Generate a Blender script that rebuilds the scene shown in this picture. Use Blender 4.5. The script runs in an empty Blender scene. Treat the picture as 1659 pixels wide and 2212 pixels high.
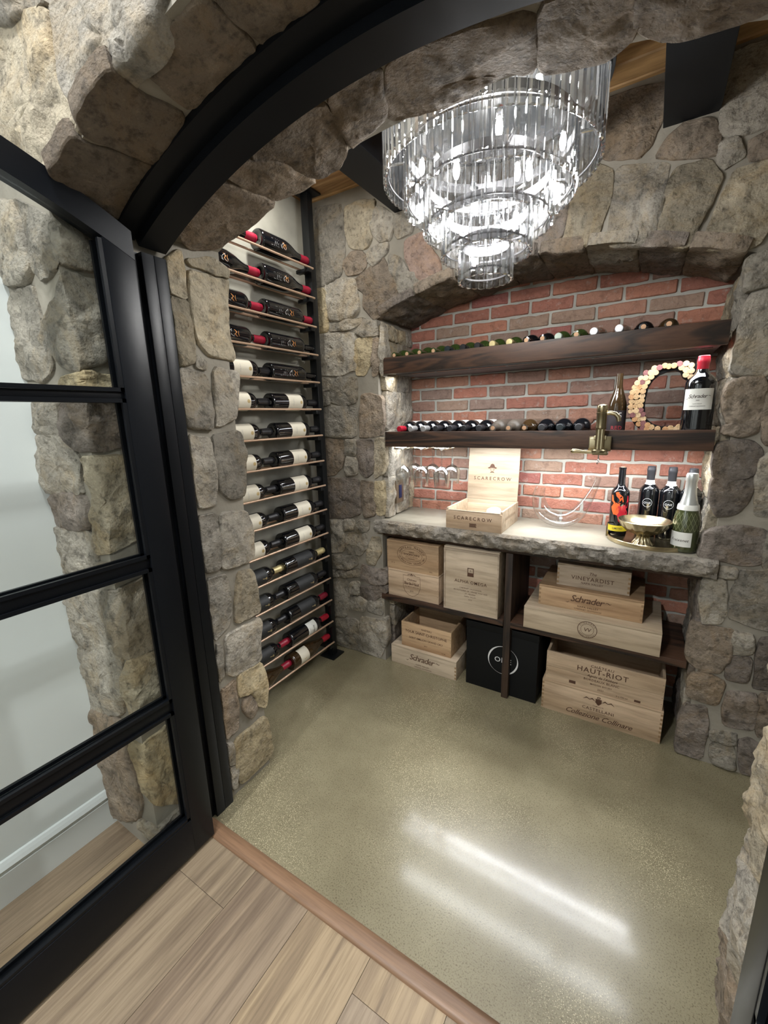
import bpy, bmesh, math, random
from mathutils import Vector, Matrix, noise
from math import pi, sin, cos, sqrt, atan2, radians
random.seed(7)
scene = bpy.context.scene
COL = scene.collection
H = 1.281
# ---------------------------------------------------------------- camera
RC = ((0.851614, 0.52352, -0.026066), (0.092228, -0.198608, -0.97573), (-0.515991, 0.828542, -0.217421))
cam = bpy.data.cameras.new('camera'); camo = bpy.data.objects.new('camera', cam); COL.objects.link(camo)
m = Matrix.Identity(4)
for i in range(3):
    m[i][0] = RC[0][i]; m[i][1] = -RC[1][i]; m[i][2] = -RC[2][i]
m[2][3] = H
camo.matrix_world = m
cam.sensor_fit = 'VERTICAL'; cam.sensor_height = 36; cam.lens = 36 * 914.878 / 2212
cam.clip_start = 0.02; cam.clip_end = 50
scene.camera = camo
# ---------------------------------------------------------------- world, view, lights
w = bpy.data.worlds.new('world'); scene.world = w; w.use_nodes = True
w.node_tree.nodes['Background'].inputs[0].default_value = (.75, .85, 1, 1)
w.node_tree.nodes['Background'].inputs[1].default_value = .05
vs = scene.view_settings
scene.display_settings.display_device = 'sRGB'
vs.view_transform = 'Standard'; vs.look = 'None'; vs.gamma = 1; vs.use_curve_mapping = False
vs.exposure = 0.32
scene.cycles.use_denoising = True
scene.cycles.max_bounces = 7; scene.cycles.transparent_max_bounces = 22
scene.cycles.use_adaptive_sampling = True; scene.cycles.adaptive_threshold = .06
scene.cycles.diffuse_bounces = 3; scene.cycles.glossy_bounces = 3; scene.cycles.transmission_bounces = 6
scene.cycles.caustics_reflective = False; scene.cycles.caustics_refractive = False
scene.cycles.sample_clamp_indirect = 6

def lamp(name, kind, loc, energy, color=(1, 1, 1), rot=(0, 0, 0), size=.1, sy=None, spread=None):
    l = bpy.data.lights.new(name, kind); l.energy = energy; l.color = color
    if kind == 'AREA':
        l.size = size
        if sy: l.shape = 'RECTANGLE'; l.size_y = sy
        else: l.shape = 'DISK'
        if spread: l.spread = spread
    elif kind in ('POINT', 'SPOT'): l.shadow_soft_size = size
    o = bpy.data.objects.new(name, l); o.location = loc; o.rotation_euler = rot
    COL.objects.link(o); return o
COOL = (.96, .98, 1.0); NEUT = (1.0, .97, .91)
# recessed ceiling lights of the hallway the picture is taken from
for (x, y, e) in ((-.75, .12, 14), (.55, .0, 7), (-.8, -1.3, 48), (.7, -1.3, 24)):
    lamp('hallway_light', 'AREA', (x, y, 2.683), e, COOL, size=.13)
# LED strips under the two shelves
lamp('led_lower_front', 'AREA', (-.445, 1.885, 1.1425), 4.9, COOL, size=1.22, sy=.009)
lamp('led_lower_rear', 'AREA', (-.445, 1.812, 1.1425), 2.6, COOL, size=1.22, sy=.012)
lamp('led_upper', 'AREA', (-.445, 1.80, 1.4705), 4.0, COOL, size=1.22, sy=.085)
# small recessed light over the rack alcove
lamp('alcove_light', 'AREA', (-1.22, 1.28, 2.2555), 4.4, (1, .99, .94), size=.07)
BULB_E = 3.9

# ---------------------------------------------------------------- materials
MATS = {}
def nt(name):
    mt = bpy.data.materials.new(name); mt.use_nodes = True
    t = mt.node_tree; MATS[name] = mt
    return mt, t, t.nodes['Principled BSDF']
def N(t, kind, **kw):
    n = t.nodes.new(kind)
    for k, v in kw.items():
        if k[0] == '_': setattr(n, k[1:], v)
        else: n.inputs[k.replace('_', ' ')].default_value = v
    return n
def L(t, a, b): t.links.new(a, b)
def simple(name, col, rough=.5, metal=0, spec=.5, coat=0, emit=None, es=0):
    mt, t, b = nt(name)
    b.inputs['Base Color'].default_value = (*col, 1); b.inputs['Roughness'].default_value = rough
    b.inputs['Metallic'].default_value = metal; b.inputs['Specular IOR Level'].default_value = spec
    b.inputs['Coat Weight'].default_value = coat; b.inputs['Coat Roughness'].default_value = .05
    if emit: b.inputs['Emission Color'].default_value = (*emit, 1); b.inputs['Emission Strength'].default_value = es
    return mt
def ramp(t, fac, stops, interp='LINEAR'):
    r = t.nodes.new('ShaderNodeValToRGB'); r.color_ramp.interpolation = interp
    e = r.color_ramp.elements
    while len(e) < len(stops): e.new(.5)
    for i, (p, c) in enumerate(stops): e[i].position = p; e[i].color = (*c, 1) if len(c) == 3 else c
    L(t, fac, r.inputs[0]); return r
def mixc(t, fac, a, b, mode='MIX'):
    n = t.nodes.new('ShaderNodeMix'); n.data_type = 'RGBA'; n.blend_type = mode
    if hasattr(fac, 'links') or hasattr(fac, 'is_linked'): L(t, fac, n.inputs[0])
    else: n.inputs[0].default_value = fac
    for s, k in ((a, 6), (b, 7)):
        if isinstance(s, tuple): n.inputs[k].default_value = (*s, 1)
        else: L(t, s, n.inputs[k])
    return n.outputs[2]
def scl(c, k): return tuple(min(1, x * k) for x in c)

def stone_mat(name, c, rnd=.25):
    mt, t, b = nt(name)
    g = N(t, 'ShaderNodeNewGeometry'); oi = N(t, 'ShaderNodeObjectInfo')
    n1 = N(t, 'ShaderNodeTexNoise', Scale=9.0, Detail=6.0, Roughness=.7); L(t, g.outputs[0], n1.inputs[0])
    n2 = N(t, 'ShaderNodeTexNoise', Scale=42.0, Detail=8.0, Roughness=.7); L(t, g.outputs[0], n2.inputs[0])
    n3 = N(t, 'ShaderNodeTexNoise', Scale=5.0, Detail=5.0, Roughness=.75, Distortion=1.2); L(t, g.outputs[0], n3.inputs[0])
    warm = (c[0] * 1.08, c[1] * .96, c[2] * .78)
    r1 = ramp(t, n1.outputs[0], [(.3, scl(c, .5)), (.47, c), (.53, c), (.72, scl(c, 1.5))])
    r3 = ramp(t, n3.outputs[0], [(.48, (0, 0, 0)), (.64, (1, 1, 1))])
    k = mixc(t, r3.outputs[0], r1.outputs[0], mixc(t, .75, r1.outputs[0], warm))
    r2 = ramp(t, n2.outputs[0], [(.34, (.35, .35, .35)), (.5, (1, 1, 1)), (.62, (1.0, 1.0, 1.0)), (.72, (1.6, 1.6, 1.55))])
    k = mixc(t, .85, k, r2.outputs[0], 'MULTIPLY')
    hv = N(t, 'ShaderNodeHueSaturation')
    mr = N(t, 'ShaderNodeMapRange'); mr.inputs[3].default_value = 1 - rnd; mr.inputs[4].default_value = 1 + rnd
    L(t, oi.outputs['Random'], mr.inputs[0]); L(t, mr.outputs[0], hv.inputs['Value']); L(t, k, hv.inputs['Color'])
    L(t, hv.outputs[0], b.inputs['Base Color'])
    b.inputs['Roughness'].default_value = .8; b.inputs['Specular IOR Level'].default_value = .35
    bm1 = N(t, 'ShaderNodeBump', Strength=.75, Distance=.022); bm2 = N(t, 'ShaderNodeBump', Strength=.8, Distance=.006)
    n4 = N(t, 'ShaderNodeTexNoise', Scale=17.0, Detail=10.0, Roughness=.7, Distortion=0.0); L(t, g.outputs[0], n4.inputs[0])
    n5 = N(t, 'ShaderNodeTexNoise', Scale=120.0, Detail=4.0); L(t, g.outputs[0], n5.inputs[0])
    L(t, n4.outputs[0], bm1.inputs['Height']); L(t, n5.outputs[0], bm2.inputs['Height']); L(t, bm1.outputs[0], bm2.inputs['Normal'])
    L(t, bm2.outputs[0], b.inputs['Normal'])
    return mt
ST = {'g': stone_mat('stone_grey', (.335, .305, .255)), 't': stone_mat('stone_tan', (.37, .32, .235)), 'y': stone_mat('stone_yellow', (.44, .365, .235)),
      'b': stone_mat('stone_brown', (.265, .215, .165)), 'd': stone_mat('stone_dark', (.20, .17, .145)), 'p': stone_mat('stone_pink', (.37, .265, .215)),
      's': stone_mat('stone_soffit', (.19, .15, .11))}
def mortar_mat(name, c, sc=60):
    mt, t, b = nt(name); g = N(t, 'ShaderNodeNewGeometry')
    n1 = N(t, 'ShaderNodeTexNoise', Scale=7.0, Detail=5.0); n2 = N(t, 'ShaderNodeTexNoise', Scale=float(sc), Detail=5.0)
    L(t, g.outputs[0], n1.inputs[0]); L(t, g.outputs[0], n2.inputs[0])
    r = ramp(t, n1.outputs[0], [(.3, scl(c, .8)), (.7, scl(c, 1.15))]); L(t, r.outputs[0], b.inputs['Base Color'])
    bp = N(t, 'ShaderNodeBump', Strength=.5, Distance=.004); L(t, n2.outputs[0], bp.inputs['Height']); L(t, bp.outputs[0], b.inputs['Normal'])
    b.inputs['Roughness'].default_value = .9; return mt
MORTAR = mortar_mat('mortar', (.275, .25, .205)); BMORTAR = mortar_mat('brick_mortar', (.48, .47, .42), 120)
STUCCO = mortar_mat('stucco', (.37, .355, .30), 9)

def brick_mat():
    mt, t, b = nt('brick'); oi = N(t, 'ShaderNodeObjectInfo'); g = N(t, 'ShaderNodeNewGeometry')
    r = ramp(t, oi.outputs['Random'], [(0, (.42, .175, .125)), (.16, (.48, .20, .14)), (.3, (.36, .215, .165)), (.44, (.47, .24, .165)), (.58, (.33, .225, .18)), (.7, (.50, .22, .145)), (.82, (.40, .15, .125)), (.92, (.40, .27, .2))], 'CONSTANT')
    n1 = N(t, 'ShaderNodeTexNoise', Scale=26.0, Detail=6.0, Roughness=.7); L(t, g.outputs[0], n1.inputs[0])
    r1 = ramp(t, n1.outputs[0], [(.28, (.5, .47, .47)), (.5, (1, 1, 1)), (.72, (1.0, 1.0, 1.0))])
    k = mixc(t, .8, r.outputs[0], r1.outputs[0], 'MULTIPLY')
    n3 = N(t, 'ShaderNodeTexNoise', Scale=34.0, Detail=7.0, Roughness=.75); L(t, g.outputs[0], n3.inputs[0])
    r3 = ramp(t, n3.outputs[0], [(.57, (0, 0, 0)), (.7, (.7, .7, .7))])
    k = mixc(t, r3.outputs[0], k, (.52, .44, .38))
    L(t, k, b.inputs['Base Color']); b.inputs['Roughness'].default_value = .85
    bp = N(t, 'ShaderNodeBump', Strength=.9, Distance=.010)
    n2 = N(t, 'ShaderNodeTexNoise', Scale=48.0, Detail=8.0, Roughness=.65, Distortion=.8); L(t, g.outputs[0], n2.inputs[0])
    L(t, n2.outputs[0], bp.inputs['Height']); L(t, bp.outputs[0], b.inputs['Normal']); return mt
BRICK = brick_mat()

def wood_mat(name, c1, c2, axis=0, rough=.5, freq=28, stretch=.07, rnd=.12, knots=False, bump=.15, seed=0.0, coat=0, line=(.62, .7)):
    """grain runs along the local axis"""
    mt, t, b = nt(name); tc = N(t, 'ShaderNodeTexCoord'); oi = N(t, 'ShaderNodeObjectInfo')
    ad = N(t, 'ShaderNodeVectorMath', _operation='ADD'); cb = N(t, 'ShaderNodeCombineXYZ')
    ml = N(t, 'ShaderNodeMath', _operation='MULTIPLY'); ml.inputs[1].default_value = 37.0; L(t, oi.outputs['Random'], ml.inputs[0])
    for i in range(3): L(t, ml.outputs[0], cb.inputs[i])
    mp = N(t, 'ShaderNodeMapping'); s = [1, 1, 1]; s[axis] = stretch; mp.inputs['Scale'].default_value = s
    L(t, tc.outputs['Object'], mp.inputs[0]); L(t, mp.outputs[0], ad.inputs[0]); L(t, cb.outputs[0], ad.inputs[1])
    n1 = N(t, 'ShaderNodeTexNoise', Scale=float(freq) * .32, Detail=3.0, Roughness=.5, Distortion=(1.6 if knots else .5)); L(t, ad.outputs[0], n1.inputs[0])
    n2 = N(t, 'ShaderNodeTexNoise', Scale=float(freq) * 5, Detail=4.0, Roughness=.6); L(t, ad.outputs[0], n2.inputs[0])
    # rings: fold the slow noise
    mu = N(t, 'ShaderNodeMath', _operation='MULTIPLY'); mu.inputs[1].default_value = 9.0; L(t, n1.outputs[0], mu.inputs[0])
    fr = N(t, 'ShaderNodeMath', _operation='PINGPONG'); fr.inputs[1].default_value = 1.0; L(t, mu.outputs[0], fr.inputs[0])
    r1 = ramp(t, fr.outputs[0], [(0, c2), (line[0], c1), (1, scl(c1, 1.08))])
    r2 = ramp(t, n2.outputs[0], [(.32, (.60, .57, .54)), (.58, (1, 1, 1))])
    k = mixc(t, .7, r1.outputs[0], r2.outputs[0], 'MULTIPLY')
    hv = N(t, 'ShaderNodeHueSaturation'); mr = N(t, 'ShaderNodeMapRange'); mr.inputs[3].default_value = 1 - rnd; mr.inputs[4].default_value = 1 + rnd
    L(t, oi.outputs['Random'], mr.inputs[0]); L(t, mr.outputs[0], hv.inputs['Value']); L(t, k, hv.inputs['Color'])
    L(t, hv.outputs[0], b.inputs['Base Color']); b.inputs['Roughness'].default_value = rough; b.inputs['Coat Weight'].default_value = coat
    bp = N(t, 'ShaderNodeBump', Strength=bump, Distance=.001); L(t, n2.outputs[0], bp.inputs['Height']); L(t, bp.outputs[0], b.inputs['Normal'])
    return mt
DARKWOOD = wood_mat('dark_stained_wood', (.070, .034, .019), (.010, .006, .004), 0, .55, 34, .1, knots=True)
DARKWOODV = wood_mat('dark_stained_wood_upright', (.060, .034, .021), (.012, .007, .005), 2, .55, 34, .1)
PINE = wood_mat('pale_pine', (.60, .445, .305), (.46, .325, .205), 0, .55, 12, .1)
PINEB = wood_mat('warm_pine', (.52, .355, .21), (.39, .245, .135), 0, .55, 12, .1)
PINEG = wood_mat('greyish_pine', (.48, .385, .29), (.38, .295, .21), 0, .55, 12, .1)
PINEW = wood_mat('cream_pine', (.56, .455, .335), (.46, .36, .25), 0, .55, 10, .1, rnd=.05)
CEDAR = wood_mat('cedar_ceiling', (.56, .34, .15), (.36, .19, .075), 0, .5, 14, .12, knots=True, rnd=.2)
def oak_mat():
    mt = wood_mat('oak_plank', (.32, .25, .172), (.215, .162, .113), 1, .45, 34, .05, rnd=.16, bump=.12)
    t = mt.node_tree; oi = N(t, 'ShaderNodeObjectInfo'); b = t.nodes['Principled BSDF']
    src = b.inputs['Base Color'].links[0].from_socket
    r = ramp(t, oi.outputs['Random'], [(0, (1, .98, .94)), (.25, (.82, .78, .76)), (.5, (1.06, 1.0, .88)), (.75, (.86, .84, .84))], 'CONSTANT')
    k = mixc(t, 1.0, src, r.outputs[0], 'MULTIPLY'); L(t, k, b.inputs['Base Color']); return mt
OAK = oak_mat()
THRESH = wood_mat('threshold_wood', (.215, .125, .072), (.135, .076, .045), 0, .42, 30, .05)

def concrete():
    mt, t, b = nt('polished_concrete'); g = N(t, 'ShaderNodeNewGeometry')
    n1 = N(t, 'ShaderNodeTexNoise', Scale=3.0, Detail=5.0, Roughness=.6); n2 = N(t, 'ShaderNodeTexNoise', Scale=260.0, Detail=3.0, Roughness=.7)
    v = N(t, 'ShaderNodeTexVoronoi', Scale=260.0); n3 = N(t, 'ShaderNodeTexNoise', Scale=2.3, Detail=2.0)
    for n in (n1, n2, v, n3): L(t, g.outputs[0], n.inputs[0])
    r1 = ramp(t, n1.outputs[0], [(.3, (.18, .155, .095)), (.55, (.235, .207, .13)), (.75, (.29, .26, .17))])
    r2 = ramp(t, n2.outputs[0], [(.36, (.38, .37, .33)), (.47, (1, 1, 1)), (.6, (1, 1, 1)), (.68, (1.0, .96, .86))])
    k = mixc(t, .8, r1.outputs[0], r2.outputs[0], 'MULTIPLY')
    rv = ramp(t, v.outputs['Distance'], [(.2, (1, 1, 1)), (.3, (0, 0, 0))])
    rp = ramp(t, n3.outputs[0], [(.45, (0, 0, 0)), (.62, (1, 1, 1))])
    sp = N(t, 'ShaderNodeMath', _operation='MULTIPLY'); L(t, rv.outputs[0], sp.inputs[0]); L(t, rp.outputs[0], sp.inputs[1])
    k = mixc(t, sp.outputs[0], k, (.60, .53, .35))
    L(t, k, b.inputs['Base Color'])
    rr = N(t, 'ShaderNodeMapRange'); rr.inputs[3].default_value = .18; rr.inputs[4].default_value = .3; L(t, n2.outputs[0], rr.inputs[0])
    L(t, rr.outputs[0], b.inputs['Roughness']); b.inputs['Specular IOR Level'].default_value = .5
    b.inputs['Coat Weight'].default_value = .6; b.inputs['Coat Roughness'].default_value = .11
    bp = N(t, 'ShaderNodeBump', Strength=.12, Distance=.002); L(t, n2.outputs[0], bp.inputs['Height']); L(t, bp.outputs[0], b.inputs['Normal'])
    return mt
CONCRETE = concrete()
def slab_mat():
    mt, t, b = nt('stone_slab_top'); g = N(t, 'ShaderNodeNewGeometry')
    n1 = N(t, 'ShaderNodeTexNoise', Scale=4.0, Detail=6.0, Roughness=.6, Distortion=1.0); L(t, g.outputs[0], n1.inputs[0])
    r = ramp(t, n1.outputs[0], [(.3, (.27, .245, .19)), (.5, (.335, .31, .25)), (.7, (.38, .36, .305))]); L(t, r.outputs[0], b.inputs['Base Color'])
    b.inputs['Roughness'].default_value = .4; return mt
SLAB = slab_mat(); SLABEDGE = stone_mat('stone_slab_edge', (.25, .225, .19), 0)
PAINT = simple('white_wall_paint', (.76, .80, .79), .6); TRIMW = simple('white_trim', (.72, .76, .75), .35)
CEILW = simple('white_ceiling', (.7, .7, .68), .7)
BLACK = simple('black_painted_steel', (.005, .006, .008), .33, 0, .2); BLACKM = simple('black_rack_steel', (.008, .009, .010), .28, .0, .4)
BLACKBOX = simple('black_card', (.005, .0055, .006), .55, 0, .2); BEAM = simple('black_beam', (.007, .008, .010), .5, 0, .25)
COPPER = simple('copper_rod', (.70, .49, .35), .32, .5)
BRASS = simple('antique_brass', (.52, .44, .28), .26, 1); BRASSD = simple('dark_bronze', (.22, .18, .105), .3, .9)
CHROME = simple('polished_chrome', (.75, .76, .78), .12, 1)
INK = simple('burnt_brand_ink', (.085, .038, .02), .7); INKD = simple('dark_ink', (.05, .035, .03), .7); INKL = simple('faint_ink', (.30, .20, .13), .7)
WHITEINK = simple('white_print', (.75, .75, .75), .5); GOLDINK = simple('gold_print', (.55, .42, .2), .4, .3)
GREYINK = simple('grey_print', (.42, .40, .37), .6)
BGLASS = simple('black_bottle_glass', (.004, .0045, .006), .06, 0, .7, .4); BROWNGL = simple('brown_bottle_glass', (.035, .02, .008), .08, 0, .7, .4)
GREENGL = simple('green_bottle_glass', (.03, .05, .012), .08, 0, .7, .4)
NICKEL = simple('smoked_nickel', (.10, .10, .105), .35, .9)
DUSTY = simple('dusty_bottle_glass', (.09, .075, .06), .35, 0, .5)
CREAM = simple('cream_label', (.72, .67, .55), .6); WLABEL = simple('white_label', (.75, .75, .70), .6); BLABEL = simple('black_label', (.018, .019, .02), .55)
def capsule(name, c, r=.35, m_=.0): return simple(name, c, r, m_)
CAP = {'red': capsule('red_capsule', (.40, .012, .03)), 'wine': capsule('dark_red_capsule', (.22, .012, .03)), 'black': capsule('black_capsule', (.014, .014, .016)),
       'gold': capsule('gold_capsule', (.62, .52, .26), .35, .4), 'silver': capsule('silver_capsule', (.5, .5, .5), .35, .5), 'teal': capsule('dark_teal_capsule', (.012, .02, .025)),
       'foil': capsule('white_foil', (.72, .72, .75), .4, .3), 'green': capsule('pale_green_capsule', (.42, .5, .42), .4), 'pink': capsule('bright_red_capsule', (.30, .010, .032), .4),
       'grey': capsule('dark_grey_capsule', (.035, .035, .04), .35, .2)}
def cork_mat():
    mt, t, b = nt('cork'); g = N(t, 'ShaderNodeNewGeometry'); oi = N(t, 'ShaderNodeObjectInfo')
    r = ramp(t, oi.outputs['Random'], [(0, (.60, .41, .22)), (.3, (.54, .30, .14)), (.45, (.64, .46, .27)), (.8, (.58, .38, .20)), (.92, (.22, .09, .09))], 'CONSTANT')
    n1 = N(t, 'ShaderNodeTexNoise', Scale=260.0, Detail=3.0); L(t, g.outputs[0], n1.inputs[0])
    r1 = ramp(t, n1.outputs[0], [(.35, (.5, .45, .4)), (.5, (1, 1, 1))]); L(t, mixc(t, .8, r.outputs[0], r1.outputs[0], 'MULTIPLY'), b.inputs['Base Color'])
    b.inputs['Roughness'].default_value = .8; return mt
CORK = cork_mat(); CORKT = simple('natural_cork', (.56, .34, .20), .8)
def thin_glass(name, tint=(1, 1, 1), gl=.6, ior=.3, base=.0, refr=0.0, rough=.02):
    mt, t, b = nt(name); out = t.nodes['Material Output']; t.nodes.remove(b)
    tr = N(t, 'ShaderNodeBsdfTransparent'); tr.inputs[0].default_value = (*tint, 1)
    gs = N(t, 'ShaderNodeBsdfGlossy'); gs.inputs['Roughness'].default_value = rough
    fr = N(t, 'ShaderNodeLayerWeight', Blend=.5); pw = N(t, 'ShaderNodeMath', _operation='POWER'); pw.inputs[1].default_value = ior; L(t, fr.outputs['Facing'], pw.inputs[0]); ma = N(t, 'ShaderNodeMath', _operation='MULTIPLY_ADD'); ma.inputs[1].default_value = gl; ma.inputs[2].default_value = base
    L(t, pw.outputs[0], ma.inputs[0]); mx = N(t, 'ShaderNodeMixShader'); L(t, ma.outputs[0], mx.inputs[0])
    src = tr
    if refr:
        rf = N(t, 'ShaderNodeBsdfRefraction', IOR=1.5, Roughness=0.0); m2 = N(t, 'ShaderNodeMixShader'); m2.inputs[0].default_value = refr
        L(t, tr.outputs[0], m2.inputs[1]); L(t, rf.outputs[0], m2.inputs[2]); src = m2
    L(t, src.outputs[0], mx.inputs[1]); L(t, gs.outputs[0], mx.inputs[2]); L(t, mx.outputs[0], out.inputs[0]); return mt
PANE = thin_glass('door_glass', (.985, .995, .985), .4, 4.0, .012); STEM = thin_glass('clear_glassware', (.93, .935, .935), .95, 1.8, .085, rough=.03)
CRYSTALB = thin_glass('crystal_bevel', (.93, .95, .97), .55, .9, .34, 0, .07)
CRYSTAL = thin_glass('crystal', (.985, .99, 1), .8, 1.6, .06, 0, .03)
BULB = simple('lit_bulb', (1, 1, 1), .3, emit=(1, .98, .93), es=60)
LEDM = simple('led_diffuser', (.9, .9, .9), .4, emit=(.93, .97, 1), es=8)

# ---------------------------------------------------------------- mesh helpers
class MB:
    def __init__(s): s.v = []; s.f = []
    def add(s, V, F_, M=None):
        o = len(s.v)
        s.v += [tuple(M @ Vector(p)) if M else tuple(p) for p in V]
        s.f += [tuple(i + o for i in f) for f in F_]; return s
    def box(s, a, b, M=None, bev=0):
        (x0, y0, z0), (x1, y1, z1) = a, b
        if bev:
            bm = bmesh.new(); bmesh.ops.create_cube(bm, size=1)
            for v in bm.verts: v.co = Vector((x0 + (v.co.x + .5) * (x1 - x0), y0 + (v.co.y + .5) * (y1 - y0), z0 + (v.co.z + .5) * (z1 - z0)))
            bmesh.ops.bevel(bm, geom=bm.edges[:], offset=bev, segments=2, affect='EDGES', profile=.6)
            bm.verts.index_update(); s.add([v.co for v in bm.verts], [[v.index for v in f.verts] for f in bm.faces], M); bm.free(); return s
        return s.add([(x0, y0, z0), (x1, y0, z0), (x1, y1, z0), (x0, y1, z0), (x0, y0, z1), (x1, y0, z1), (x1, y1, z1), (x0, y1, z1)],
              [(0, 3, 2, 1), (4, 5, 6, 7), (0, 1, 5, 4), (1, 2, 6, 5), (2, 3, 7, 6), (3, 0, 4, 7)], M)
    def lathe(s, prof, n=28, M=None, a0=0, a1=2 * pi, cap=True):
        full = abs(a1 - a0 - 2 * pi) < 1e-6; k = n if full else n + 1
        V = [(r * cos(a0 + (a1 - a0) * i / n), r * sin(a0 + (a1 - a0) * i / n), z) for r, z in prof for i in range(k)]
        F_ = []
        for j in range(len(prof) - 1):
            for i in range(n):
                i2 = (i + 1) % k; F_.append((j * k + i, j * k + i2, (j + 1) * k + i2, (j + 1) * k + i))
        if cap and full:
            if prof[0][0] > 1e-5: F_.append(tuple(range(k))[::-1])
            if prof[-1][0] > 1e-5: F_.append(tuple((len(prof) - 1) * k + i for i in range(k)))
        return s.add(V, F_, M)
    def tube(s, P, r, n=10, M=None, closed=False):
        P = [Vector(p) for p in P]; V = []; F_ = []; up = None
        R_ = r if isinstance(r, (list, tuple)) else [r] * len(P)
        for i, p in enumerate(P):
            a = P[(i - 1) % len(P)] if (i or closed) else P[0]; b = P[(i + 1) % len(P)] if (i < len(P) - 1 or closed) else P[-1]
            d = (b - a).normalized()
            if up is None: up = d.orthogonal().normalized()
            up = (up - d * up.dot(d)).normalized(); q = d.cross(up)
            V += [p + (up * cos(2 * pi * j / n) + q * sin(2 * pi * j / n)) * R_[i] for j in range(n)]
        m_ = len(P)
        for i in range(m_ if closed else m_ - 1):
            for j in range(n): F_.append((i * n + j, i * n + (j + 1) % n, ((i + 1) % m_) * n + (j + 1) % n, ((i + 1) % m_) * n + j))
        if not closed: F_ += [tuple(range(n))[::-1], tuple((m_ - 1) * n + j for j in range(n))]
        return s.add(V, F_, M)
    def prism(s, poly, fn0, fn1):
        """side walls + caps between two maps of one polygon"""
        n = len(poly); V = [fn0(*p) for p in poly] + [fn1(*p) for p in poly]
        return s.add(V, [tuple(range(n)), tuple(range(2 * n - 1, n - 1, -1))] + [(i, i + n, (i + 1) % n + n, (i + 1) % n) for i in range(n)])
    def obj(s, name, mat, parent=None, smooth=None, origin=None, loc=None, rot=None):
        me = bpy.data.meshes.new(name)
        o = bpy.data.objects.new(name, me)
        off = Vector(origin) if origin else Vector((0, 0, 0))
        me.from_pydata([tuple(Vector(p) - off) for p in s.v], [], s.f)
        bm = bmesh.new(); bm.from_mesh(me); bmesh.ops.recalc_face_normals(bm, faces=bm.faces); bm.to_mesh(me); bm.free()
        me.materials.append(mat)
        if smooth is True: me.shade_smooth()
        elif smooth: me.shade_smooth(); me.set_sharp_from_angle(angle=radians(smooth))
        COL.objects.link(o)
        if parent: o.parent = parent
        o.location = off if loc is None else loc
        if rot: o.rotation_euler = rot
        return o
def empty(name, loc=(0, 0, 0), rot=(0, 0, 0)):
    o = bpy.data.objects.new(name, None); o.location = loc; o.rotation_euler = rot; o.empty_display_size = .05; COL.objects.link(o); return o
def tag(o, label, cat, group=None):
    o['label'] = label; o['category'] = cat
    if group: o['group'] = group
    return o
def struct(o): o['kind'] = 'structure'; return o
def loc_mb(mb, base):                      # shift world coordinates into a thing at base
    mb.v = [tuple(Vector(p) - Vector(base)) for p in mb.v]; return mb

# text as real flat lettering
_tc = {}
def glyphs(txt, size=1, shear=0, space=1.0, bold=0.0):
    key = (txt, shear, space, bold)
    if key not in _tc:
        cu = bpy.data.curves.new('t', 'FONT'); cu.body = txt; cu.size = 1; cu.align_x = 'CENTER'; cu.shear = shear; cu.space_character = space
        cu.resolution_u = 2; cu.offset = bold; cu.fill_mode = 'FRONT'
        o = bpy.data.objects.new('t', cu); COL.objects.link(o)
        dg = bpy.context.evaluated_depsgraph_get(); me = o.evaluated_get(dg).to_mesh()
        _tc[key] = ([tuple(v.co) for v in me.vertices], [tuple(p.vertices) for p in me.polygons])
        o.evaluated_get(dg).to_mesh_clear(); bpy.data.objects.remove(o); bpy.data.curves.remove(cu)
    V, F_ = _tc[key]; return [(x * size, y * size) for x, y, z in V], F_
def lines2d(mb, specs, fn):
    """specs: (text, u, v, size[, shear, space, bold]); fn maps (u,v)->xyz"""
    for sp in specs:
        tx, u, v, sz = sp[:4]; sh = sp[4] if len(sp) > 4 else 0; spc = sp[5] if len(sp) > 5 else 1; bo = max(.005, sp[6] if len(sp) > 6 else 0)
        V, F_ = glyphs(tx, sz, sh, spc, bo); mb.add([fn(u + a, v + b) for a, b in V], F_)
def ring2d(mb, u, v, ru, rv, w, fn, n=40):
    V = []; F_ = []
    for i in range(n):
        a = 2 * pi * i / n
        V += [fn(u + cos(a) * ru, v + sin(a) * rv), fn(u + cos(a) * (ru - w), v + sin(a) * (rv - w))]
    for i in range(n): j = (i + 1) % n; F_.append((2 * i, 2 * j, 2 * j + 1, 2 * i + 1))
    mb.add(V, F_)
def rect2d(mb, u0, v0, u1, v1, fn): mb.add([fn(u0, v0), fn(u1, v0), fn(u1, v1), fn(u0, v1)], [(0, 1, 2, 3)])
def poly2d(mb, pts, fn): mb.add([fn(*p) for p in pts], [tuple(range(len(pts)))])
def stroke2d(mb, pts, w, fn, closed=False):
    n = len(pts); V = []
    for i, p in enumerate(pts):
        a = pts[(i - 1) % n] if (i or closed) else p; b = pts[(i + 1) % n] if (i < n - 1 or closed) else p
        dx, dy = b[0] - a[0], b[1] - a[1]; l = sqrt(dx * dx + dy * dy) or 1
        ww = w[i] if isinstance(w, (list, tuple)) else w
        V += [fn(p[0] - dy / l * ww / 2, p[1] + dx / l * ww / 2), fn(p[0] + dy / l * ww / 2, p[1] - dx / l * ww / 2)]
    mb.add(V, [(2 * i, 2 * i + 1, (2 * i + 3) % (2 * n), (2 * i + 2) % (2 * n)) for i in range(n if closed else n - 1)])
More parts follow.
